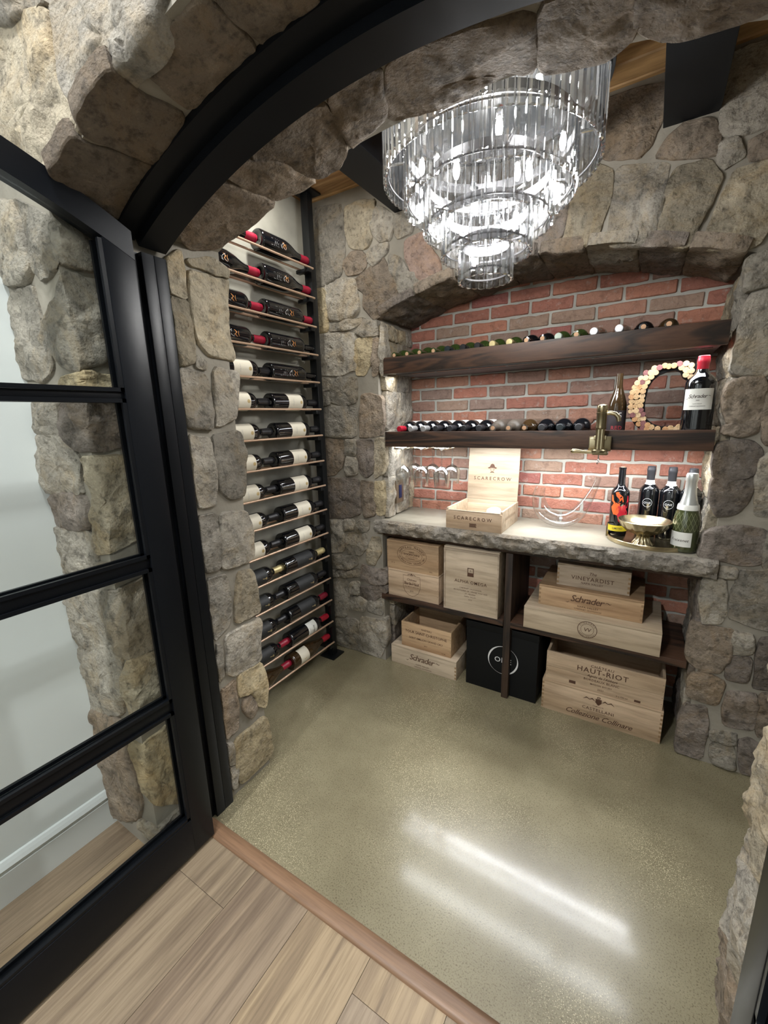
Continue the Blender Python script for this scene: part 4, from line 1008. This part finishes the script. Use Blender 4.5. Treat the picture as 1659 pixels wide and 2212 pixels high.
# ---------------------------------------------------------------- wine rack on the left wall
RX = -1.366; RB = -1.424; P0, DP = 1.948, .124
base = (-1.385, 1.634, 0); rk = empty('wine_rack', base); tag(rk, 'floor-to-ceiling black steel rack with copper rods against the left wall', 'wine rack')
for y in (1.638, .985):
    loc_mb(MB().box((-1.412, y - .004, .006), (-1.372, y + .030, 2.255), bev=.0015), base).obj('post', BLACKM, rk, 30)
    for z, nm in ((0, 'foot_plate'), (2.256, 'ceiling_plate')): loc_mb(MB().box((-1.440, y - .035, z), (-1.345, y + .06, z + .008), bev=.001), base).obj(nm, BLACKM, rk, 30)
rod = None
for k in range(16):
    z = P0 - DP * k
    for x, ye in ((RX, 1.640), (RB, 1.625)):
        mb = MB().tube([(0, 0, 0), (0, ye - .975, 0)], .0046, 10) if k == 0 else None
        if mb: o = mb.obj('rod', COPPER, rk, 40); keep = keep + [o.data] if x != RX else [o.data]
        else: o = bpy.data.objects.new('rod', keep[0 if x == RX else 1]); o.parent = rk; COL.objects.link(o)
        o.location = (x + 1.385, .975 - 1.634, z)
    for y in (1.600, 1.01):
        if k == 0 and y > 1.5: cm = loc_mb(MB().box((-1.432, 1.598, z - .022), (-1.358, 1.624, z - .006), bev=.003).box((-1.412, 1.62, z - .020), (-1.376, 1.64, z - .002)), base).obj('rod_clamp', BLACKM, rk, 30); cmd = cm.data; cm.location = (0, 0, 0)
        else: o = bpy.data.objects.new('rod_clamp', cmd); o.parent = rk; o.location = (0, (0 if y > 1.5 else -.60), -DP * k); COL.objects.link(o)
ordn = ['top', 'second', 'third', 'fourth', 'fifth', 'sixth', 'seventh', 'eighth', 'ninth', 'tenth', 'eleventh', 'twelfth', 'thirteenth', 'fourteenth', 'fifteenth', 'bottom']
RG = 'wine bottles lying on the copper rods'
def rackb(k, ybase, kind, cap, art, desc, side, glass=BGLASS, cork=False, capl=.055, roll=0.0, cz=0.0):
    R_ = PROF[kind][5][0]; hgt_ = sqrt((R_ + .0046) ** 2 - .029 ** 2)
    return bottle(kind, glass, cap, (-1.395, ybase, P0 - DP * k + hgt_), (-pi / 2, 0, 0), '%s, %s rack row%s, %s' % (desc, ordn[k], '' if k in (0, 15) else ' from the top', side), art, capl, group=RG, corkend=cork)
PS, LS = 'post side', 'jamb side'
for k in range(16):
    yr, yl = 1.338, 1.030
    if k <= 1: rackb(k, yr, 'burgundy', CAP['pink'], art_figure('burgundy'), 'sloping dark bottle with orange mark', PS); rackb(k, yl, 'burgundy', CAP['pink'], art_figure('burgundy'), 'sloping dark bottle with red cap', LS)
    elif k == 2: rackb(k, yr, 'bordeaux', CAP['pink'], art_figure('bordeaux'), 'dark white-script bottle with red cap', PS); rackb(k, yl, 'bordeaux', CAP['pink'], art_figure('bordeaux'), 'dark white-script bottle with red cap', LS)
    elif k == 3: rackb(k, yr, 'bordeaux', None, art_figure('bordeaux'), 'dark white-script bottle with cork end', PS, cork=True); rackb(k, yl, 'bordeaux', CAP['pink'], art_figure('bordeaux'), 'dark white-script bottle with red cap', LS)
    elif k == 4: rackb(k, yr, 'bordeaux', None, art_figure('bordeaux'), 'dark white-script bottle with cork end', PS, cork=True); rackb(k, yl + .02, 'bordeaux', CAP['black'], art_white, 'cream-labelled black bottle', LS)
    elif k <= 10:
        rackb(k, yr - .004 * (k % 3), 'bordeaux', CAP['black'], art_white, 'cream-labelled black bottle', PS); rackb(k, yl - .003 * (k % 2), 'bordeaux', CAP['black'], art_white, 'cream-labelled black bottle', LS)
    elif k <= 13:
        cp = {11: 'gold', 12: 'black', 13: 'wine'}[k]; cl_ = {11: 'gold', 12: 'black', 13: 'gold'}[k]
        rackb(k, yr - .012, 'bordeaux', CAP[cp], art_black, 'black-labelled bottle with %s capsule' % {'gold': 'gold', 'black': 'black', 'wine': 'dark red'}[cp], PS)
        rackb(k, yl, 'bordeaux', CAP['gold' if k == 11 else 'black'], art_black, 'black-labelled bottle with %s capsule' % ('gold' if k == 11 else 'black'), LS)
    elif k == 14: rackb(k, yr - .012, 'bordeaux', CAP['red'], art_schr('bordeaux', .115, .178, 1.3, .014), 'dark bottle with white script label', PS); rackb(k, yl, 'bordeaux', CAP['pink'], art_black, 'black-labelled bottle with red cap', LS)
    else: rackb(k, yr - .012, 'burgundy', CAP['red'], art_cream, 'brown bottle with wide cream label', PS, BROWNGL); rackb(k, yl, 'burgundy', CAP['pink'], art_cream, 'brown bottle with red cap', LS, BROWNGL)

# ---------------------------------------------------------------- bottles lying on the shelves, necks to the front
UP = [(-1.040, None, GREENGL, 'cork'), (-.973, None, GREENGL, 'cork'), (-.910, None, GREENGL, 'cork'), (-.842, None, GREENGL, 'cork'), (-.776, 'teal', GREENGL, 'dark teal'), (-.706, 'black', GREENGL, 'black'), (-.643, 'black', GREENGL, 'black'),
      (-.580, 'gold', GREENGL, 'gold'), (-.511, 'gold', GREENGL, 'gold'), (-.446, None, BGLASS, 'cork'), (-.386, None, BGLASS, 'cork'), (-.329, 'green', GREENGL, 'pale green'), (-.267, None, GREENGL, 'cork'), (-.209, 'foil', BROWNGL, 'white foil'), (-.129, 'foil', BROWNGL, 'white foil'), (-.056, None, BGLASS, 'cork'), (.017, None, BROWNGL, 'cork')]
ORD = ['leftmost', 'second from the left', 'third from the left', 'fourth from the left', 'fifth from the left', 'sixth from the left', 'seventh from the left', 'eighth from the left', 'ninth from the left', 'tenth from the left', 'eleventh from the left', 'twelfth from the left', 'thirteenth from the left', 'fourteenth from the left', 'fifteenth from the left', 'sixteenth from the left', 'seventeenth from the left', 'rightmost']
for i, (x, cp, gl, nm) in enumerate(UP):
    kd = 'burgundy' if i in (13, 14) else 'bordeaux'; wd = 'black' if gl is BGLASS else 'brown' if gl is BROWNGL else 'green'
    bottle(kd, gl, CAP[cp] if cp else None, (x + .006, 2.04, UFZ + PROF[kd][5][0] + .0006), (pi / 2, 0, 0), '%s bottle with %s end, %s on the upper shelf' % (wd, nm, ORD[i] if i < 16 else 'rightmost'), None, .05, group='bottles on the upper niche shelf', corkend=not cp, scale=.86)
LO = [(-1.014, 'red', BGLASS, 'dark red'), (-.954, 'silver', BGLASS, 'silver'), (-.889, 'silver', BGLASS, 'silver grey'), (-.826, 'grey', BGLASS, 'dark grey'), (-.758, 'grey', BGLASS, 'dark grey'), (-.694, 'black', BGLASS, 'black'), (-.625, 'grey', BGLASS, 'dark grey'),
      (-.566, None, DUSTY, 'cork'), (-.501, None, DUSTY, 'cork'), (-.437, None, BROWNGL, 'cork'), (-.370, 'grey', BGLASS, 'dark grey'), (-.302, 'teal', BGLASS, 'black'), (-.236, 'grey', BGLASS, 'grey')]
def art_wl(e): part(('label', 'lo'), lambda mb: wrap(mb, .0379, .07, .16, 0, pi), WLABEL, e)  # white band wrapped over the upper half of the lying body
for i, (x, cp, gl, nm) in enumerate(LO):
    bottle('bordeaux', gl, CAP[cp] if cp else None, (x + .006, 2.045, LFZ + .0381 * .9), (pi / 2, 0, 0), '%s bottle with %s end, %s on the lower shelf' % ('dusty brown' if gl is DUSTY else 'dark', nm, ORD[i] if i < 12 else 'rightmost'), art_wl if i < 7 else None, .05, group='bottles on the lower niche shelf', corkend=not cp, scale=.9)

# standing things on the lower shelf
e = bottle('magnum', BGLASS, CAP['red'], (.131, 1.795, LFZ), (0, 0, radians(-98)), 'large upright red-capped bottle with white script label, right end of lower shelf', art_schr('magnum', .085, .150, 1.0, .0165), .062, scale=1.03)
RL = simple('charcoal_label', (.035, .028, .032), .5); REDINK = simple('dull_red_print', (.45, .05, .06), .5)
def art_red(e):
    part(('label', 'r'), lambda mb: wrap(mb, .0414, .02, .118, -1.4, 1.4), RL, e)
    f = lambda u, v: (.0417 * cos(u / .0417), .0417 * sin(u / .0417), v)
    part(('lettering', '5'), lambda mb: lines2d(mb, [('5', .016, .082, .038)], f), WHITEINK, e)
    part(('red_lettering', 'r'), lambda mb: lines2d(mb, [('RED', .004, .028, .026, 0, 1.1)], f), REDINK, e)
bottle('burgundy', BROWNGL, None, (-.112, 1.875, LFZ), (0, 0, radians(-88)), 'upright brown bottle with charcoal label, between brass corkscrew and cork letter', art_red, corkend=False, scale=.78)
# cork letter
base = (.02, 1.865, LFZ); cC = empty('cork_letter', base); tag(cC, 'large black letter C faced with wine corks, on the lower shelf', 'letter')
mb = MB(); poly = [(u, max(v, LFZ)) for u, v in C_OUT] + [(u, v) for u, v in C_IN]
k_ = 1.005; mb.prism(poly, lambda u, v: (u * 1.0, 1.846, v), lambda u, v: (u, 1.892, v)); loc_mb(mb, base).obj('letter_body', BLACKBOX, cC, 30)
cork_me = None
for (u, v) in CORKS:
    if cork_me is None:
        o = MB().lathe([(0, .0), (.0090, 0), (.0096, .0012), (.0096, .012), (0, .012)], 14).obj('cork', CORK, cC, 40); cork_me = o.data
    else: o = bpy.data.objects.new('cork', cork_me); o.parent = cC; COL.objects.link(o)
    o.location = (u - base[0], 1.8455 - .011 - base[1] + random.uniform(-.001, .002), max(v, LFZ + .0106) - base[2]); o.rotation_euler = (-pi / 2, random.uniform(0, 6), 0)

# ---------------------------------------------------------------- on the countertop
CT = .785
base = (.045, 1.895, CT); tr = empty('round_tray', base); tag(tr, 'round antique brass tray with wire handles holding bottles, right end of the countertop', 'tray')
MB().lathe([(0, .001), (.146, .001), (.150, .004), (.151, .017), (.153, .018), (.1545, .016), (.1535, .001), (.150, 0), (0, 0)], 56).obj('tray_dish', BRASS, tr, 40)
for s in (-1, 1):
    P = []
    for a in (-.26, -.26, -.25, -.13, 0, .13, .25, .26, .26):
        P.append(a)
    zz = [.006, .028, .042, .050, .052, .050, .042, .028, .006]
    pts = [(cos(a + .12 * s + (0 if s > 0 else pi)) * .1565, sin(a + .12 * s + (0 if s > 0 else pi)) * .1565 * (1), z) for a, z in zip(P, zz)]
    pts = [(x, y, z) for x, y, z in pts]
    MB().tube(pts, .0028, 8).obj('handle', BRASSD, tr, 40)
base = (.016, 1.808, CT + .0015); bw = empty('footed_bowl', base); tag(bw, 'fluted brass pedestal bowl standing at the front of the round tray', 'bowl')
def fluted(prof, n=64, fl=16, amp=.0016):
    V = []; Fc = []
    for r, z, a_ in prof:
        for i in range(n): t_ = 2 * pi * i / n; rr = r - amp * a_ * abs(sin(fl * t_ / 2)) * 2; V.append((rr * cos(t_), rr * sin(t_), z))
    for j in range(len(prof) - 1):
        for i in range(n): Fc.append((j * n + i, j * n + (i + 1) % n, (j + 1) * n + (i + 1) % n, (j + 1) * n + i))
    Fc.append(tuple(range(n))[::-1]); Fc.append(tuple((len(prof) - 1) * n + i for i in range(n))); return V, Fc
MB().add(*fluted([(.0375, 0, .2), (.0385, .002, .6), (.036, .008, 1), (.029, .018, 1.2), (.023, .028, 1), (.021, .036, .8), (.026, .042, .4)])).obj('foot', BRASS, bw, 50)
MB().add(*fluted([(.022, .041, .5), (.040, .047, 1.2), (.062, .059, 1.8), (.078, .074, 1.8), (.0875, .094, .8), (.0885, .0975, 0), (.0865, .0985, 0), (.0845, .095, 0), (.074, .078, 0), (.05, .062, 0), (.02, .055, 0)])).obj('bowl_cup', BRASS, bw, 50)
def art_one(e):
    f = lambda u, v: (.0380 * cos(u / .038), .0380 * sin(u / .038), v)
    def pr(mb): ring2d(mb, 0, .150, .0185, .0185, .0013, f, 40); lines2d(mb, [('ONE', 0, .1455, .0125, 0, 1.1)], f)
    part(('lettering', 'one'), pr, WHITEINK, e)
    part(('neck_band', 'one'), lambda mb: mb.lathe([(.0200, .2255), (.0162, .233), (.0158, .244)], 24, cap=False), WLABEL, e)
for (x, y, d) in ((.022, 1.972, 'second from the left on the brass tray, beside the orange-splashed bottle'), (.092, 1.958, 'third from the left on the brass tray'), (.155, 1.935, 'at the right rear of the brass tray, partly behind the sparkling wine')):
    bottle('bordeaux', BGLASS, CAP['grey'], (x, y, CT + .0015), (0, 0, radians(-96)), 'black ring-marked bottle, ' + d, art_one, .052, group='black ringed bottles on the tray', scale=.93)
SPL = simple('orange_splash', (.85, .13, .03), .35, coat=.4); SPL2 = simple('crimson_splash', (.62, .02, .04), .35, coat=.4); YEL = simple('yellow_label_band', (.80, .62, .03), .5)
def art_liq(e):
    R_ = .0378
    f = lambda u, v: (R_ * cos(u / R_), R_ * sin(u / R_), v)
    part(('yellow_band', 'l'), lambda mb: wrap(mb, R_, .022, .048, -1.7, 1.7, 24), YEL, e)
    part(('band_lettering', 'l'), lambda mb: lines2d(mb, [('LIMITED', .0, .031, .012)], lambda u, v: ((R_ + .0003) * cos(u / R_), (R_ + .0003) * sin(u / R_), v)), INKD, e)
    def blob(mb, u, v, r, sd, k=1.0):
        pts = [(u + r * (1 + .38 * noise.noise(Vector((cos(a) * 1.7, sin(a) * 1.7, sd)))) * cos(a), v + r * k * (1 + .5 * noise.noise(Vector((cos(a) * 2, sin(a) * 2, sd + 5)))) * sin(a)) for a in [2 * pi * i / 26 for i in range(26)]]
        c0 = f(u, v); V = [f(*p) for p in pts]; q = [f(u + (p[0] - u) * .5, v + (p[1] - v) * .5) for p in pts]
        mb.add(V + q + [c0], [(i, (i + 1) % 26, 26 + (i + 1) % 26, 26 + i) for i in range(26)] + [(26 + i, 26 + (i + 1) % 26, 52) for i in range(26)])
    def p1(mb):
        stroke2d(mb, [(-.014, .200), (-.008, .187), (.004, .176), (.008, .160), (-.002, .15)], [.012, .017, .018, .016, .01], f); stroke2d(mb, [(-.034, .185), (-.030, .16), (-.018, .148)], [.006, .010, .008], f); blob(mb, -.014, .125, .020, 1.2, 1.3)
    def p2(mb): blob(mb, .012, .105, .024, 4.4, 1.6); stroke2d(mb, [(.034, .185), (.036, .16), (.028, .13)], [.004, .010, .014], f)
    part(('crimson_splash', 'l'), p2, SPL2, e); part(('orange_splash', 'l'), p1, SPL, e)
PROF['liq'] = [(0, .010), (.020, .003), (.033, 0), (.0366, .003), (.0373, .010), (.0373, .186), (.0368, .194), (.034, .204), (.028, .213), (.0205, .221), (.0160, .230), (.0148, .240), (.0140, .300)]
bottle('liq', BGLASS, None, (-.076, 1.935, CT + .0015), (0, 0, radians(-88)), 'upright black bottle splashed orange and crimson, at the left of the brass tray', art_liq, corkend=True, scale=.9)
RELIEF = simple('olive_relief', (.22, .24, .13), .15, 0, .8); OLIVE = simple('olive_green_glass', (.05, .06, .022), .05, 0, .8, .6); PALEGOLD = simple('pale_gold_wine', (.45, .42, .12), .1, 0, .6, .5); SILV = simple('silver_foil', (.62, .64, .62), .3, .6)
def art_pro(e):
    R_ = .0399; f = lambda u, v: (R_ * cos(u / R_), R_ * sin(u / R_), v)
    part(('label', 'p'), lambda mb: wrap(mb, R_, .022, .072, -1.25, .55), WLABEL, e)
    part(('lettering', 'p'), lambda mb: lines2d(mb, [('Freixenet', -.014, .040, .014, .3)], lambda u, v: ((R_ + .0003) * cos(u / R_), (R_ + .0003) * sin(u / R_), v)), INKD, e)
    part(('neck_foil', 'p'), lambda mb: mb.lathe([(.0305, .150), (.0300, .154), (.0232, .176), (.0188, .196), (.0167, .215), (.0160, .240), (.0178, .244), (.0178, .262), (.0150, .268), (0, .270)], 28), SILV, e)
    part(('foil_band', 'p'), lambda mb: mb.lathe([(.0322, .146), (.0312, .158), (.0292, .164)], 28, cap=False), WLABEL, e)
    def dia(mb):
        for k in range(2):
            for i in range(18):
                pts = [(R_ * (2 * pi * i / 18) + (.028 * j / 10 * (1 if k else -1)), .076 + .062 * j / 10) for j in range(11)]
                def g(u, v):
                    P = PROF['prosecco']; rr = .0397
                    for (r0, z0), (r1, z1) in zip(P, P[1:]):
                        if z0 <= v <= z1: rr = r0 + (r1 - r0) * (v - z0) / max(z1 - z0, 1e-6)
                    rr += .0003; return (rr * cos(u / R_), rr * sin(u / R_), v)
                stroke2d(mb, pts, .0011, g)
    part(('diamond_relief', 'p'), dia, RELIEF, e)
bottle('prosecco', OLIVE, None, (.142, 1.800, CT + .0015), (0, 0, radians(-96)), 'sparkling wine bottle with silver foil neck, front right of the brass tray', art_pro, scale=1.04)
# decanter: a horn-shaped glass tube
pts = [(-.389, .962), (-.396, .925), (-.391, .885), (-.372, .850), (-.338, .828), (-.292, .822), (-.250, .840), (-.218, .876), (-.192, .925), (-.172, .975), (-.160, 1.022)]
rad = [.020, .026, .031, .034, .0355, .0355, .032, .026, .019, .013, .010]
from mathutils import geometry
P3 = [Vector((x, 0, z)) for x, z in pts]; fine = []; fr2_ = []
for i in range(len(P3) - 1):
    a, b, c_, d = P3[max(i - 1, 0)], P3[i], P3[i + 1], P3[min(i + 2, len(P3) - 1)]
    for k in range(5):
        t_ = k / 5; fine.append(.5 * ((2 * b) + (c_ - a) * t_ + (2 * a - 5 * b + 4 * c_ - d) * t_ ** 2 + (3 * b - a - 3 * c_ + d) * t_ ** 3)); fr2_.append(rad[i] + (rad[i + 1] - rad[i]) * t_)
base = (-.29, 1.955, CT); mb = MB(); mb.tube([(p.x + .29, 0, p.z - CT) for p in fine], fr2_, 24)
mb.f = mb.f[:-2]; o = mb.obj('decanter', STEM, None, 60, loc=base); tag(o, 'clear horn-shaped curved glass decanter on the countertop, right of the open pine box', 'decanter')
# stemware rack and hanging glasses
for i, x in enumerate((-1.005, -.905, -.801)):
    z = 1.1465; mb = MB()
    for y in (1.745, ): mb.tube([(x - .028, 2.0, z - .001), (x - .028, 2.0, z - .010), (x - .028, 1.762, z - .0115), (x - .026, 1.757, z - .0115), (x + .026, 1.757, z - .0115), (x + .028, 1.762, z - .0115), (x + .028, 2.0, z - .010), (x + .028, 2.0, z - .001)], .0018, 8)
    o = mb.obj('glass_hanger', BRASSD, smooth=40, origin=(x, 1.87, z)); tag(o, 'bronze wire glass hanger under the lower shelf, the %s one' % ('leftmost', 'middle', 'rightmost')[i], 'glass rack', 'glass hangers')
gp = [(.034, 0), (.034, -.001), (.012, -.004), (.0042, -.012), (.0032, -.03), (.0032, -.078), (.0050, -.088), (.020, -.096), (.034, -.108), (.0385, -.122), (.0375, -.145), (.0330, -.182), (.0322, -.182), (.0367, -.145), (.0376, -.122), (.033, -.109), (.019, -.0975), (0, -.092)]
k = 0
for x in (-1.005, -.905, -.801):
    for y, wh in ((1.80, 'front'), (1.925, 'rear')):
        g = empty('wine_glass', (x, y, 1.140)); tag(g, 'clear glass hanging upside down, %s glass of the %s wire hanger' % (wh, {-1.005: 'leftmost', -.905: 'middle', -.801: 'rightmost'}[x]), 'glass', 'hanging wine glasses')
        part(('foot_and_stem', 1), lambda mb: mb.lathe(gp[:7], 28, cap=True), STEM, g); part(('glass_bowl', 1), lambda mb: mb.lathe(gp[6:], 28, cap=False), STEM, g)
# outlet on the left reveal
base = (-1.062, 1.868, .91); ol = empty('wall_outlet', base); tag(ol, 'metal outlet plate with a dark blue insert on the left side of the niche', 'outlet')
MB().box((-.014, -.036, -.058), (0, .036, .058), bev=.002).obj('cover_plate', simple('bronze_plate', (.22, .17, .12), .4, .6), ol, 30)
MB().box((0, -.014, -.034), (.003, .014, .034), bev=.001).obj('blue_insert', simple('blue_insert', (.005, .012, .05), .4), ol, 30)

# ---------------------------------------------------------------- brass lever corkscrew on the shelf front
base = (-.147, 1.70, 1.147); ck = empty('bar_corkscrew', base); tag(ck, 'antique brass bar-mounted lever corkscrew fixed to the front of the lower shelf', 'corkscrew')
def cP(mb, nm, mt=BRASS, sm=40): return mb.obj(nm, mt, ck, sm)
cP(MB().box((-.036, .008, -.004), (.036, .032, .048), bev=.003), 'mounting_plate', BRASSD)
cP(MB().box((-.02, .0, .036), (.02, .012, .052), bev=.002).box((-.034, .004, .006), (-.012, .0135, .044), bev=.002), 'clamp_block', BRASS)
mb = MB(); V, Fc = fluted([(.0150, .005, 1), (.0150, .075, 1)], 48, 12, .0009); mb.add(V, Fc); cP(mb, 'fluted_column', BRASS, 50)
cP(MB().lathe([(.016, .074), (.0175, .076), (.0175, .080), (.0165, .083), (.0165, .125), (.018, .128), (.018, .131), (.0155, .133)], 30), 'sleeve', BRASSD)
cP(MB().lathe([(.0155, .133), (.0175, .136), (.0175, .150), (.016, .156), (.010, .160), (0, .161)], 30), 'top_cap', BRASS)
cP(MB().tube([(.012, 0, .128), (.026, 0, .130), (.042, 0, .126), (.052, 0, .114), (.054, 0, .100)], [.007, .0075, .008, .008, .0065], 12), 'curved_arm', BRASS)
cP(MB().lathe([(.024, -.008), (.026, -.006), (.026, 0), (.022, .004), (.0, .004)], 28).box((-.02, -.018, -.016), (.03, .014, -.004), bev=.004), 'base_casting', BRASSD)
cP(MB().tube([(-.016, -.004, -.008), (-.035, -.006, -.007), (-.055, -.008, -.005), (-.072, -.009, -.003), (-.086, -.009, -.003), (-.092, -.009, -.004)], [.0065, .006, .0065, .0085, .0095, .005], 14), 'lever_handle', BRASS)
cP(MB().tube([(.0, -.002, -.016), (0, -.002, -.030)], .0022, 8).tube([(.0035 * cos(a), -.002 + .0035 * sin(a), -.030 - .0035 * a / 2) for a in [i * .5 for i in range(22)]], .0016, 6), 'worm', CHROME)

# ---------------------------------------------------------------- chandelier
CX, CY = -.41, 1.20
base = (CX, CY, 1.62); ch = empty('chandelier', base); tag(ch, 'five-tier round crystal prism chandelier hanging from the cellar ceiling', 'chandelier')
T = [(.262, 2.035, 1.866, 72), (.210, 1.930, 1.806, 58), (.160, 1.858, 1.746, 44), (.113, 1.780, 1.686, 32), (.068, 1.712, 1.626, 20)]
MB().lathe([(0, .432), (.2675, .432), (.2690, .412), (.2745, .412), (.2760, .418), (.2760, .462), (.272, .468), (0, .468)], 64).obj('canopy_plate', BLACKM, ch, 40)
MB().lathe([(.03, .466), (.03, .55), (.09, .56), (.10, .585), (.10, .644), (0, .644)], 40).obj('ceiling_mount', CHROME, ch, 40)
for a in (0, pi / 2, pi, 3 * pi / 2): MB().tube([(.03 * cos(a + .4), .03 * sin(a + .4), .44), (.045 * cos(a + .4), .045 * sin(a + .4), .11)], .0025, 6).obj('hanging_rod', CHROME, ch, 40)
for ti, (r, zt, zb, n) in enumerate(T):
    zt -= 1.62; zb -= 1.62
    mb = MB().lathe([(r - .009, zt - .004), (r - .009, zt + .020), (r - .006, zt + .020), (r - .006, zt - .004), (r - .009, zt - .004)], 64, cap=False)
    ring = mb.obj('tier_ring', NICKEL, ch, 40)
    MB().lathe([(r - .0085, zb + .020), (r - .0085, zb + .024), (r - .0062, zb + .024), (r - .0062, zb + .020), (r - .0085, zb + .020)], 64, cap=False).obj('lower_band', NICKEL, ring, 40)
    for k in range(4):
        a = k * pi / 2 + .3 * ti
        if ti: MB().tube([((r - .008) * cos(a), (r - .008) * sin(a), zt + .004), ((T[ti - 1][0] - .010) * cos(a), (T[ti - 1][0] - .010) * sin(a), zt + .006)], .004, 6).obj('spoke', CHROME, ring, 40)
    wd = 2 * pi * r / n * .90; h = zt - zb
    bev = wd * .24; tip = .0025
    o0 = None
    for i in range(n):
        a = 2 * pi * (i + .5) / n
        if o0 is None:
            mb = MB(); d = .0042
            sec = [(-d, -wd / 2 + bev * .2), (-d * .3, -wd / 2), (d, -wd / 2 + bev), (d, wd / 2 - bev), (-d * .3, wd / 2), (-d, wd / 2 - bev * .2)]
            m_ = len(sec); V = [(x, y, z) for z in (-h + tip, -.004) for x, y in sec] + [(0, 0, -h), (0, 0, 0)]
            Fc = [(j, (j + 1) % m_, m_ + (j + 1) % m_, m_ + j) for j in range(m_)] + [((j + 1) % m_, j, 2 * m_) for j in range(m_)] + [(m_ + j, m_ + (j + 1) % m_, 2 * m_ + 1) for j in range(m_)]
            mb.add(V, Fc); o0 = mb.obj('crystal_prism', CRYSTAL, ring); o = o0
            o0.data.materials.append(CRYSTALB)
            for p_ in o0.data.polygons:
                if abs(p_.normal.x) < .93: p_.material_index = 1
        else: o = bpy.data.objects.new('crystal_prism', o0.data); o.parent = ring; COL.objects.link(o)
        o.location = (r * cos(a), r * sin(a), zt); o.rotation_euler = (0, 0, a)
bulbs = [(.19, .6, .33), (.19, 1.9, .33), (.19, 3.1, .33), (.19, 4.4, .33), (.19, 5.6, .33), (.10, .2, .245), (.10, 2.3, .245), (.10, 4.2, .245), (.13, 1.25, .30), (.13, 3.4, .30), (.14, 5.2, .28), (.03, 3.5, .19), (.035, 1.0, .13)]
for r, a, z in bulbs:
    x, y = r * cos(a), r * sin(a)
    part(('bulb', 1), lambda mb: mb.lathe([(0, -.021), (.004, -.019), (.0075, -.010), (.0085, 0), (.007, .010), (.005, .016)], 16), BULB, ch).location = (x, y, z)
    part(('lamp_holder', 1), lambda mb: mb.lathe([(.0075, .0165), (.0085, .018), (.0085, .038), (.006, .042)], 16), CHROME, ch).location = (x, y, z)
    lamp('bulb_light', 'POINT', (CX + x, CY + y, 1.62 + z - .028), BULB_E, (1, .975, .93), size=.012)
